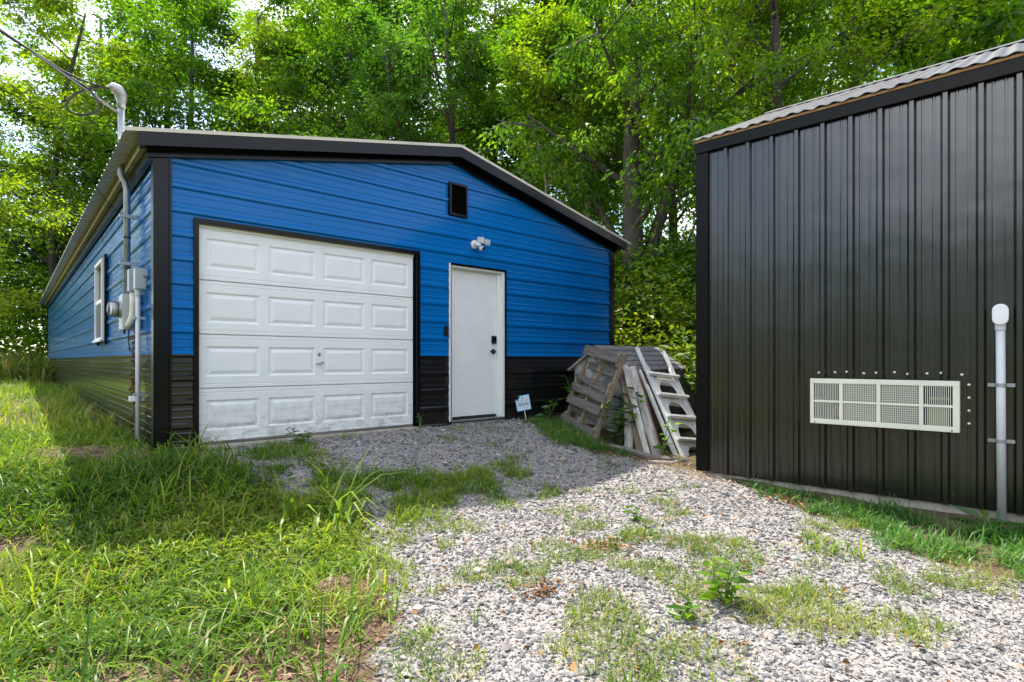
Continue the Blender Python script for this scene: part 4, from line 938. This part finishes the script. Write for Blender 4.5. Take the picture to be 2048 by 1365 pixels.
w_, c_ = make_tree(25, 9, .06, trunk=[(0, 0, -.4), (.0, 0, 2), (-.3, 0, 4), (-.7, 0, 6), (-1.0, 0, 8)], first=.4, spread=2.2, n1=10, colors=YELL)
tree_thing('thin pale sapling left of the thick furrowed tree', None, w_.mesh('trunk', M['barkpale'], smooth=True), c_, 2.25, 16.0)
spots = [  # x, y, prototype, turn, scale, label
 (6.2, 13.2, 1, .4, 1.05, 'yellow-green tree just behind the left end of the black shed'), (9.3, 13.0, 3, 1.9, 1.1, 'leafy tree behind the middle of the black shed roof'), (11.5, 11.0, 1, 3.1, .95, 'yellow-green tree behind the right end of the black shed'),
 (5.2, 18.0, 1, 5.0, 1.1, 'yellow-green tree deep behind the leaning limb'), (8.6, 18.5, 0, 2.2, 1.15, 'taller tree deep behind the black shed'), (13.5, 17.0, 0, 1.1, 1.15, 'tall leafy tree far behind the right of the shed'),
 (1.2, 21.5, 3, .8, 1.3, 'leafy tree standing right of the twin-trunked tree'), (2.6, 22.5, 1, 4.4, 1.25, 'yellowish tree behind the thin crooked pale tree'), (-1.0, 26.0, 1, 3.3, 1.4, 'yellow-green tree behind the twin-trunked tree'),
 (-7.3, 25.0, 0, 2.7, 1.35, 'leafy tree behind the middle of the garage roof'), (-9.6, 30.0, 1, .2, 1.6, 'yellow-green tree far behind the garage roof'), (-5.0, 29.0, 2, 5.5, 1.55, 'dark tree far behind the slender straight tree'),
 (-13.2, 28.5, 0, 1.4, 1.55, 'leafy tree behind the garage mast'), (-19.2, 31.5, 0, 4.0, 1.8, 'tall leafy tree behind the far end of the garage'), (-17.2, 16.0, 1, 2.0, 1.15, 'yellow-green tree reaching in at the left edge'),
 (-26.0, 27.0, 2, .9, 1.25, 'dark tree beyond the weeds at the left edge'), (-22.0, 28.5, 2, 3.7, 1.15, 'lower dark tree at the end of the garage side'), (-20.0, 24.6, 1, 4.9, 1.5, 'second yellow-green tree behind the one at the left edge'), (-15.4, 26.8, 0, 3.0, 1.5, 'leafy tree just behind the rear wall of the garage'),
 (-11.3, 27.2, 1, 5.2, 1.45, 'yellowish tree behind the rear right corner of the garage'), (-24.5, 33.0, 0, 2.4, 1.8, 'tall pale tree beyond the dark ones at the left edge'), (-7.0, 33.5, 0, 1.2, 1.8, 'tallest tree in the gap behind the slender straight tree'),
 (-13.8, 35.0, 1, .3, 1.9, 'tall yellowish tree farthest behind the garage'), (3.6, 27.0, 0, 4.1, 1.6, 'tall tree deep in the wood above the right roof slope'), (12.5, 23.5, 1, 2.9, 1.6, 'tall yellow-green tree deep behind the shed ridge'), (17.0, 14.5, 1, .7, 1.2, 'yellow-green tree at the right edge behind the shed')]
for x, y, k, rz, s, lb in spots: tree_thing(lb, 'woodland trees behind the buildings', *protos[k], x, y, rz, s)
# shrubs on the bank
def make_shrub(seed, h_, rad, n, leaf, cols):
    r = random.Random(seed); g = np.random.default_rng(seed); mb = MB(); tips = []
    for k in range(14):
        a = r.uniform(0, 6.28); p = grow((r.uniform(-.1, .1), r.uniform(-.1, .1), -.1), (math.cos(a)*.7, math.sin(a)*.7, 1.0), h_*r.uniform(.7, 1.25), 4, -.03, .16, r)
        mb.tube(p, [.012, .010, .008, .006, .003], 4, False); tips += p[1:]
    tips = np.array(tips); k = g.integers(0, len(tips), n); P = tips[k] + g.normal(0, 1, (n, 3))*np.array([rad*.28, rad*.28, h_*.13]); P[:, 2] = np.maximum(P[:, 2], .02)
    D = g.normal(0, 1, (n, 3)); D[:, 2] = D[:, 2]*.4 - .25; Nn = g.normal(0, .5, (n, 3)); Nn[:, 2] += 1; L_ = leaf*g.uniform(.6, 1.3, n)
    cl = (vnoise(tips[k][:, 0]*3, tips[k][:, 1]*3+tips[k][:, 2]*2, 2.0, seed))
    return mb.mesh('stems', M['bark']), leaves('foliage', P, D, Nn, L_, L_*g.uniform(.45, .65, n), tone_green(n, *cols, g, cl), M['leafdark'])
shr = [make_shrub(31, 1.3, 1.0, 3600, .12, GREEN), make_shrub(32, 1.0, 1.1, 3200, .14, GREEN), make_shrub(33, 1.7, 1.0, 3800, .11, YELL)]
sp = []
for k in range(400):
    u = random.uniform(7.7, 15.0); w = random.uniform(-1.6, 11.0)
    x, y, _ = loc(u, w)
    if abs(x)/y > .95 or any(math.hypot(x-a, y-b_) < .8 for a, b_ in sp) or math.hypot(x-3.07, y-14) < .5: continue
    if x*SN[0]+y*SN[1] > SP-.5 and (x-so[0])*-SD[0]+(y-so[1])*-SD[1] > -.6 and x*SN[0]+y*SN[1] < SP+SWD+.6: continue
    if math.hypot(x-1.8, y-8.6) < 1.3: continue
    sp.append((x, y))
    if len(sp) >= 62: break
for k, (x, y) in enumerate(sp):
    a, b_ = shr[k % 3]; s = random.uniform(.75, 1.2)
    o = thing('shrub', 'leafy green shrub in the undergrowth on the wooded bank', 'shrub', (x, y, gz(x, y)), random.uniform(0, 6.28), 'shrubs on the wooded bank'); o.scale = (s, s, s*random.uniform(.8, 1.15))
    link('stems', a, o); link('foliage', b_, o)
# broad pale-leaved plant beside the pump house
g = np.random.default_rng(51)
def leafy_plant(name, label, x, y, stems, h_, leaf, cols, mat, cat='plant', per=9, lean=.35, wr=.5, z=None, droop=.25):
    o = thing(name, label, cat, (x, y, gz(x, y) if z is None else z)); mb = MB(); P = []; D = []; 
    for k in range(stems):
        a = random.uniform(0, 6.28); p = grow((0, 0, -.03), (math.cos(a)*lean, math.sin(a)*lean, 1), h_*random.uniform(.7, 1.1), 5, -.02, .10); mb.tube(p, [.008, .007, .006, .005, .004, .002], 5, False)
        for j in range(per):
            t = .25 + .75*j/(per-1); fi = t*5; i0 = min(int(fi), 4); q = p[i0].lerp(p[i0+1], fi-i0); aa = j*2.4 + k
            P.append(tuple(q)); D.append((math.cos(aa), math.sin(aa), .35 - droop*2*(1-t)))
    P = np.array(P); D = np.array(D); n = len(P); Nn = g.normal(0, .25, (n, 3)); Nn[:, 2] += 1; L_ = leaf*g.uniform(.6, 1.2, n)
    mb.build('stem', M['leafstem'], o); link('leaf', leaves('leaf', P, D, Nn, L_, L_*wr*g.uniform(.8, 1.2, n), tone_green(n, *cols, g), mat, .12), o); return o
M['leafstem'] = simple('green_stem', (.12, .18, .04), .6, var=.3)
leafy_plant('broadleaf_plant', 'tall plant with big pale leaves between pump house and shed', 2.95, 8.75, 6, 1.35, .27, ((.07, .13, .05), (.14, .24, .10), (.28, .36, .2)), M['leaf'], per=8, lean=.3)
leafy_plant('climbing_plant', 'dark green climber at the left corner of the pump house', .93, 8.42, 5, .85, .16, DARK, M['leafdark'], per=9, lean=.25, wr=.7)
leafy_plant('climbing_plant', 'dark leafy vine growing between the pallet and the planks', 1.42, 7.36, 8, .75, .17, DARK, M['leafdark'], per=10, lean=.35, wr=.7)
leafy_plant('climbing_plant', 'bright green shoot climbing in front of the whitish board', 1.80, 6.80, 2, .55, .13, GREEN, M['leaf'], per=8, lean=.3, wr=.7)
leafy_plant('weed', 'drooping green weed against the garage wall right of the sign', .52, 8.18, 3, .32, .15, DARK, M['leafdark'], per=6, lean=.5, wr=.6)
leafy_plant('weed', 'upright leafy weed standing alone on the sunny gravel', 1.10, 2.88, 3, .24, .12, GREEN, M['leaf'], per=10, lean=.25, wr=.42)
leafy_plant('weed', 'small lobed weed near the shed on the sunny gravel', .98, 4.28, 2, .16, .08, GREEN, M['leaf'], per=7, lean=.4, wr=.5)
leafy_plant('weed', 'low pale weed in the gravel left of the upright leafy weed', .80, 2.72, 2, .12, .10, GREEN, M['leaf'], per=7, lean=.6, wr=.4)
leafy_plant('weed', 'young green vine at the foot of the garage door trim', *loc(2.80, -.13)[:2], 2, .26, .05, GREEN, M['leaf'], per=9, lean=.15, wr=.5)
leafy_plant('weed', 'dark leafy weed before the garage door threshold', *loc(1.2, -.35)[:2], 5, .2, .09, DARK, M['leafdark'], per=8, lean=.5, wr=.5)
leafy_plant('weed', 'large single-leaved dock plant at the foot of the shed', 3.60, 4.28, 2, .16, .26, DARK, M['leafdark'], per=4, lean=.7, wr=.35)
# far woodland closing the view, and the wood behind the viewpoint that the metal walls mirror
def mass(name, label, cs, per, leaf, cols, seed, spread_):
    g = np.random.default_rng(seed); cs = np.array(cs); n = len(cs)*per; k = np.repeat(np.arange(len(cs)), per)
    P = cs[k, :3] + g.normal(0, 1, (n, 3))*spread_*np.array([1, 1, .75]); D = g.normal(0, 1, (n, 3)); D[:, 2] = D[:, 2]*.5 - .3
    Nn = g.normal(0, .6, (n, 3)); Nn[:, 2] += .9; L_ = leaf*g.uniform(.6, 1.3, n); cl = g.uniform(0, 1, len(cs))[k]
    return tag(link(name, leaves(name, P, D, Nn, L_, L_*.55, tone_green(n, *cols, g, cl), M['leaf'])), label, 'woodland', kind='stuff')
cs = []
for k in range(2200):
    a = R(random.uniform(-48, 52)); d_ = random.uniform(31, 46); x, y = d_*math.sin(a), d_*math.cos(a)
    top = 15 if a > R(-8) else 6 + 3*vnoise(np.array([a*9]), np.array([.5]), 1, 4)[0]
    if a < R(-30): top *= .72
    cs.append((x, y, gz(x, y) + random.random()**.9*top))
mass('far_woods', 'leafy mass of woodland closing the view behind the trees', cs, 70, .27, GREEN, 61, .8)
cs = []
for k in range(1500):
    a = R(random.uniform(95, 275)); d_ = random.uniform(26, 40); x, y = d_*math.sin(a), d_*math.cos(a); cs.append((x, y, gz(x, y) + random.random()**1.2*(9 + 2.0*math.sin(a*7))))
mass('woods_across_the_yard', 'sunlit woodland on the other side of the yard, mirrored in the walls', cs, 40, .5, DARK, 62, 1.0)

# ---------------------------------------------------------------- gravel
def scatter(n, x0, x1, y0, y1): return np.c_[rng.uniform(x0, x1, n), rng.uniform(y0, y1, n)]
Q = scatter(560000, -3.2, 3.6, .4, 8.7); Q = Q[gravel_mask(Q[:, 0], Q[:, 1])]
den = np.where(Q[:, 1] < 1.9, .25, np.where(Q[:, 1] < 3.4, 1.0, np.where(Q[:, 1] < 5, .62, .36)))
mnd = np.exp(-((Q[:, 0]+.91)**2+(Q[:, 1]-2.98)**2)/.06); den *= (1-.9*mnd)
Q = Q[rng.random(len(Q)) < den*.47]
Q2 = scatter(9000, -2.6, -.5, 1.6, 3.3); Q2 = Q2[vnoise(Q2[:, 0], Q2[:, 1], 1.5, 21) > .5][:3600]; Q2 = np.r_[Q2, rng.normal((-.92, 2.98), (.14, .12), (2600, 2))]; nq1 = len(Q); Q = np.r_[Q, Q2]; n = len(Q)
sz = rng.gamma(4, 1/4, n)*.0069*np.where(Q[:, 1] < 3.4, 1, np.where(Q[:, 1] < 5, 1.15, 1.4))
sz[nq1+3600:] *= .6
octv = np.array([[1,0,0],[-1,0,0],[0,1,0],[0,-1,0],[0,0,1],[0,0,-1]], float); octf = np.array([[0,2,4],[2,1,4],[1,3,4],[3,0,4],[2,0,5],[1,2,5],[3,1,5],[0,3,5]])
Vv = octv[None]*(rng.uniform(.65, 1.35, (n, 6, 1)))*np.array([1.15, .9, .62]) + rng.normal(0, .16, (n, 6, 3))
a = rng.uniform(0, 6.28, n); ca, sa = np.cos(a)[:, None], np.sin(a)[:, None]; b_ = rng.normal(0, .45, n); cb, sb = np.cos(b_)[:, None], np.sin(b_)[:, None]
x_, y_, z_ = Vv[..., 0], Vv[..., 1], Vv[..., 2]; y_, z_ = y_*cb - z_*sb, y_*sb + z_*cb; x_, y_ = x_*ca - y_*sa, x_*sa + y_*ca
Vv = np.stack([x_, y_, z_], -1)*sz[:, None, None]; Vv[..., 0] += Q[:, 0:1]; Vv[..., 1] += Q[:, 1:2]; Vv[..., 2] += (ground(Q[:, 0], Q[:, 1]) + sz*.35)[:, None]
pick = rng.random(n)[:, None]; br = rng.uniform(.72, 1.25, (n, 1))
tn = np.where(pick < .56, np.array([.245, .232, .222]), np.where(pick < .89, np.array([.12, .118, .12]), np.where(pick < .94, np.array([.35, .335, .32]), np.array([.34, .27, .21]))))*br
tn[nq1:] = np.array([.22, .135, .09])*br[nq1:]
Tf = (np.arange(n)[:, None, None]*6 + octf[None]).reshape(-1, 3)
tag(link('gravel', npmesh('gravel', Vv.reshape(-1, 3), Tf, M['stone'], np.repeat(tn, 6, 0))), 'crushed grey stone covering the drive', 'gravel', kind='stuff')
for k, (x, y, s) in enumerate(((-.20, 3.29, .032), (-.01, 3.37, .03), (-.46, 2.75, .028), (-.37, 3.11, .026), (.62, 2.52, .026))):
    me = bpy.data.meshes.new('rock'); bm = bmesh.new(); bmesh.ops.create_icosphere(bm, subdivisions=2, radius=s)
    for v in bm.verts: v.co *= random.uniform(.82, 1.15); v.co.z *= .7
    bm.to_mesh(me); bm.free(); me.materials.append(M['plankbrown'] if k % 2 else M['concrete'])
    o = link('rock', me); o.location = (x, y, gz(x, y)+s*.45); tag(o, 'small tan rock lying loose on the grey gravel', 'rock', 'tan rocks on the gravel')

# ---------------------------------------------------------------- grass and weeds
def off_building(P):
    u, w = uw(P[:, 0], P[:, 1]); a = (u > -.06) & (u < BW+.06) & (w > -.07)
    s = (P[:, 0]-so[0])*-SD[0] + (P[:, 1]-so[1])*-SD[1]; d_ = P[:, 0]*SN[0] + P[:, 1]*SN[1] - SP; b_ = (s > -.03) & (d_ > -.07) & (d_ < SWD)
    return ~(a | b_)
LAWN = [(-15.4,18.6),(-3.43,5.39),(-2.67,4.99),(-1.88,4.54),(-1.19,4.11),(-0.95,3.68),(-0.92,3.41),(-0.62,2.98),(-0.59,2.59),(-0.55,2.0),(-.5,.6),(-4.5,.6),(-9,5.25),(-13,10.69),(-20.2,22.2)]
GC = ((.042, .11, .012), (.13, .23, .02), (.33, .38, .045))
SHADEGC = GC
def g3(Q): return np.c_[Q, ground(Q[:, 0], Q[:, 1])]
def grass_obj(name, label, Q, L0, L1, w0, w1, bend, cols=GC, dry=.06, tilt=.35, mat='grass', cat='grass'):
    n = len(Q); t = tone_green(n, *cols, rng, np.clip(vnoise(Q[:, 0], Q[:, 1], 1.8, 31)*.9+.05, 0, 1)); dm = rng.random(n) < dry; t[dm] = np.array([.34, .27, .13])*rng.uniform(.6, 1.2, (dm.sum(), 1))
    me = blades(name, g3(Q), rng.uniform(0, 6.28, n), rng.uniform(L0, L1, n), rng.uniform(w0, w1, n), rng.uniform(.2, bend, n), t, M[mat], np.abs(rng.normal(0, tilt, n)))
    return tag(link(name, me), label, cat, kind='stuff')
def clumped(n, x0, x1, y0, y1, poly, scale, thr, seed, clump=7, sprd=.03):
    Q = scatter(n, x0, x1, y0, y1); Q = Q[inpoly(Q + .35*np.c_[vnoise(Q[:, 0], Q[:, 1], 3.5, seed+5)-.5, vnoise(Q[:, 0], Q[:, 1], 3.5, seed+6)-.5] + rng.normal(0, .05, Q.shape), poly)]; Q = Q[vnoise(Q[:, 0], Q[:, 1], scale, seed)*.65 + vnoise(Q[:, 0], Q[:, 1], scale*3, seed+1)*.35 > thr]
    Q = np.repeat(Q, clump, 0) + rng.normal(0, sprd, (len(Q)*clump, 2)); return Q[off_building(Q)]
bare = lambda Q: (np.exp(-((Q[:, 0]+.93)**2+(Q[:, 1]-3.0)**2)/.035) < rng.uniform(.15, .8, len(Q))) & (np.exp(-((Q[:, 0]+3.75)**2/.7+(Q[:, 1]-4.85)**2/.22)) < rng.uniform(.12, .9, len(Q))) & ((np.exp(-((Q[:, 0]+.9)**2/.2+(Q[:, 1]-2.2)**2/.3)) < rng.uniform(.3, 1.6, len(Q))))
Q = clumped(15000, -7, -.5, 1.0, 6.6, LAWN, 1.6, .46, 41); Q = Q[bare(Q)]
grass_obj('lawn_grass', 'rough lawn grass in the left foreground', Q, .05, .15, .004, .010, 1.7)
Q = clumped(4600, -7, -.5, 1.2, 6.4, LAWN, 1.2, .42, 45, 4, .05); Qc = rng.normal((-2.75, 4.55), (.38, .22), (900, 2)); Q = np.r_[Q, Qc[off_building(Qc)]]; Q = Q[bare(Q)]
grass_obj('long_grass', 'longer arching grass blades standing in the lawn', Q, .13, .36, .006, .012, 2.2, tilt=.3)
# broad-leaved ground cover
Q = clumped(13000, -6.5, -.5, 1.0, 6.0, LAWN, 1.4, .42, 47, 5, .04); Q = Q[bare(Q)]; n = len(Q)
P = g3(Q); P[:, 2] += rng.uniform(.005, .07, n); D = np.c_[rng.normal(0, 1, (n, 2)), rng.normal(.25, .3, n)]; Nn = rng.normal(0, .35, (n, 3)); Nn[:, 2] += 1; L_ = rng.uniform(.03, .085, n)
tag(link('ground_cover', leaves('ground_cover', P, D, Nn, L_, L_*.27, tone_green(n, *GC, rng, vnoise(Q[:, 0], Q[:, 1], 1.1, 33)), M['grass'])), 'low lance-leaved weeds carpeting the left foreground', 'weeds', kind='stuff')
# long strip along the garage side and far field
Q = clumped(9000, -21, -3.2, 5.0, 23, LAWN, .8, .25, 49, 5, .06); Q = Q[Q[:, 1] > 5.2]
grass_obj('side_grass', 'tufted grass growing along the garage side wall', Q, .12, .34, .008, .018, 1.9)
Q = np.repeat(scatter(5200, -34, -14, 15, 34), 5, 0); Q += rng.normal(0, .12, Q.shape); Q = Q[off_building(Q) & (Q[:, 0] < -.86*Q[:, 1]+2.4) & (Q[:, 1] > 17)]
grass_obj('tall_weeds', 'tall weeds in the field beyond the garage', Q, .5, 1.15, .03, .06, 1.2, ((.06, .12, .02), (.12, .19, .03), (.26, .27, .09)), .2, cat='weeds')
# grass spreading over the gravel before the door
PATCH = [(-2.6,5.37),(-2.3,6.0),(-1.79,5.23),(-0.6,5.42),(-0.07,6.0),(0.45,5.23),(-0.1,4.77),(-0.63,4.31),(-1.0,3.95),(-1.62,4.28)]
Q = clumped(5200, -2.7, .5, 3.9, 6.1, PATCH, 2.6, .52, 51, 6, .03)
grass_obj('drive_grass', 'patch of green grass spreading over the shaded gravel', Q, .05, .13, .004, .009, 1.7, dry=.03)
Q = clumped(7000, -.9, 3.0, 1.0, 5.4, GRAVEL, 2.2, .595, 53, 9, .035)
grass_obj('gravel_tufts', 'thin yellowish tufts sprouting through the sunny gravel', Q, .025, .10, .003, .0065, 1.8, ((.09, .15, .02), (.15, .23, .03), (.26, .28, .06)), .14)
Q = clumped(1500, -3.0, 1.2, 5.2, 8.4, GRAVEL, 2.8, .66, 55, 6, .03)
grass_obj('threshold_tufts', 'dark tufts of grass on the gravel before the doors', Q, .04, .11, .004, .008, 1.6)
RIGHT = [(2.2,6.15),(2.53,5.35),(2.94,4.92),(3.8,4.28),(4.6,3.5),(4.2,2.4),(3.12,2.85),(2.8,3.17),(2.6,3.66),(2.55,4.3),(2.3,5.02)]
Q = clumped(5200, 2.1, 4.7, 2.4, 6.2, RIGHT, 1.6, .36, 57, 6, .03); Q = Q[(Q[:, 1] < 4.7) | (rng.random(len(Q)) < .35)]
grass_obj('shed_grass', 'lush shaded grass along the foot of the black shed', Q, .06, .17, .005, .011, 1.9, ((.03, .10, .018), (.06, .17, .03), (.12, .24, .05)), .03)
FRINGE = [(.2,7.85),(.55,8.05),(1.0,7.6),(1.3,7.05),(1.65,6.7),(1.3,6.72),(.7,6.95),(.3,7.55)]
Q = clumped(2600, .1, 1.8, 6.5, 8.2, FRINGE, 2.5, .46, 59, 6, .03)
grass_obj('fringe_grass', 'grass fringe between the gravel and the pallet', Q, .04, .13, .005, .011, 1.8, ((.03, .10, .018), (.06, .17, .03), (.14, .25, .05)), .05)
# separate tall clumps
def clump_thing(label, x, y, n, L0, L1, w0, w1, spread_, bend, cols=GC, name='grass_clump', lean=.35):
    a = rng.uniform(0, 6.28, n); P = np.c_[rng.normal(0, spread_, (n, 2)), np.zeros(n)-.01]; t = tone_green(n, *cols, rng)
    o = link(name, blades(name, P, a, rng.uniform(L0, L1, n), rng.uniform(w0, w1, n), rng.uniform(.5, bend, n), t, M['grass'], np.abs(rng.normal(.12, lean*.6, n)))); o.location = (x, y, gz(x, y)); return tag(o, label, 'grass', 'tall grass clumps')
clump_thing('tall wide-bladed grass clump arching over the edge of the gravel', -1.24, 4.08, 30, .40, .68, .015, .024, .05, 2.7, lean=.3)
clump_thing('wide-bladed clump between the arching clump and the shaded lawn', -1.42, 4.30, 22, .32, .56, .013, .021, .06, 2.6, lean=.3)
clump_thing('smaller wide-bladed clump left of the tall arching clump', -1.62, 4.12, 22, .28, .48, .012, .019, .05, 2.5, lean=.3)
clump_thing('broad-bladed clump at the sunny lawn edge', -1.30, 3.72, 20, .16, .34, .012, .02, .07, 2.2)
clump_thing('broad-bladed clump in front of the smaller arching one', -1.72, 3.82, 18, .15, .32, .011, .018, .08, 2.2)
clump_thing('bright broad-bladed clump left of the dirt mound', -1.45, 2.95, 22, .10, .24, .009, .015, .09, 2.2)
clump_thing('long dark grass at the garage corner post', -2.62, 4.72, 90, .22, .48, .006, .011, .12, 2.0)
clump_thing('grass tuft against the corner post and door trim', *loc(.28, -.22)[:2], 34, .22, .46, .005, .009, .06, 1.5)
clump_thing('grass tussock in shade left of the corner grass', -2.25, 4.35, 80, .18, .36, .006, .011, .14, 2.2)
clump_thing('bright grass tussock in the middle of the left lawn', -2.0, 3.4, 60, .12, .28, .006, .011, .08, 2.2)
clump_thing('grass tussock at the bottom edge of the left lawn', -1.55, 2.35, 60, .12, .24, .005, .010, .12, 2.2)
clump_thing('leafy tussock on the gravel before the air conditioner', 2.09, 3.70, 70, .10, .22, .006, .012, .09, 2.1)
clump_thing('low green tuft in the middle of the gravel', .95, 3.95, 90, .05, .12, .004, .009, .07, 1.9)
clump_thing('spiky yellowish tuft in the right gravel', 1.50, 2.95, 26, .08, .2, .004, .008, .04, 1.3)
clump_thing('spindly grass stalk rising from the left gravel', -.19, 2.66, 10, .08, .18, .004, .007, .03, 1.4)
clump_thing('lush tussock at the foot of the vent pipe', 3.35, 3.95, 110, .12, .28, .006, .012, .11, 2.1, ((.03, .10, .018), (.06, .17, .03), (.12, .24, .05)))
clump_thing('grass tuft before the middle of the garage door', *loc(1.75, -.22)[:2], 30, .08, .18, .004, .008, .06, 1.7)
clump_thing('long grass halfway along the garage side', *loc(-.35, 2.4)[:2], 80, .22, .5, .008, .014, .16, 2.0)
# straw, dead leaves, litter
Qt = scatter(2600, -5, -.5, 1.2, 6); Qt = Qt[inpoly(Qt, LAWN)]
n = 2600; Q = np.r_[Qt, rng.normal((-3.6, 4.9), (.45, .35), (n//2, 2)), rng.normal((2.1, 6.1), (.25, .28), (n//4, 2)), rng.normal((1.9, 6.6), (.3, .15), (n-n//2-n//4, 2))]; Q = Q[off_building(Q)]; n = len(Q)
P = g3(Q); P[:, 2] += rng.uniform(.004, .03, n); t = np.array([.33, .23, .13])*rng.uniform(.5, 1.25, (n, 1))
tag(link('dry_straw', blades('dry_straw', P, rng.uniform(0, 6.28, n), rng.uniform(.06, .22, n), rng.uniform(.002, .005, n), rng.uniform(0, .5, n), t, M['dry'], rng.uniform(1.2, 1.6, n))), 'dry straw and dead grass on the bare soil', 'straw', kind='stuff')
n = 420; Q = np.r_[rng.normal((.62, 3.72), (.09, .06), (70, 2)), rng.normal((2.5, 4.95), (.18, .12), (80, 2)), rng.normal((.16, 2.98), (.08, .05), (50, 2)), np.c_[rng.uniform(-.5, 2.6, 220), rng.uniform(2.0, 5, 220)]]; n = len(Q)
P = g3(Q); P[:, 2] += rng.uniform(.012, .035, n); L_ = rng.uniform(.02, .055, n); D = np.c_[rng.normal(0, 1, (n, 2)), rng.normal(0, .35, n)]; Nn = rng.normal(0, .6, (n, 3)); Nn[:, 2] += 1
tag(link('dead_leaves', leaves('dead_leaves', P, D, Nn, L_, L_*.6, np.array([.27, .14, .06])*rng.uniform(.5, 1.3, (n, 1)), M['dry'], .3)), 'brown dead leaves strewn over the gravel', 'leaves', kind='stuff')
# crumpled clear cup
bt = thing('plastic_cup', 'crumpled clear plastic cup lying on the shaded soil', 'cup', (-3.29, 4.19, gz(-3.29, 4.19)+.03), 0, rot=(R(80), R(10), R(40)))
mb = MB(); nn_ = 14; rr = [.026, .030, .029, .033, .036, .037]
mb.tube([(0, 0, .018*k) for k in range(6)], rr, nn_, cap=False); mb.face(*[(.026*math.cos(2*math.pi*j/nn_), .026*math.sin(2*math.pi*j/nn_), 0) for j in range(nn_)])
mb.v = [(x+.004*math.sin(z*160+x*90), y+.004*math.cos(z*120+y*80), z) for x, y, z in mb.v]
mb.build('cup_wall', simple('cloudy_clear_plastic', (.72, .76, .80), .25, var=.08), bt, smooth=True); MB().tube([(0, 0, .088), (0, 0, .096)], .041, 16, cap=False).build('rim', M['plastic_white'], bt)
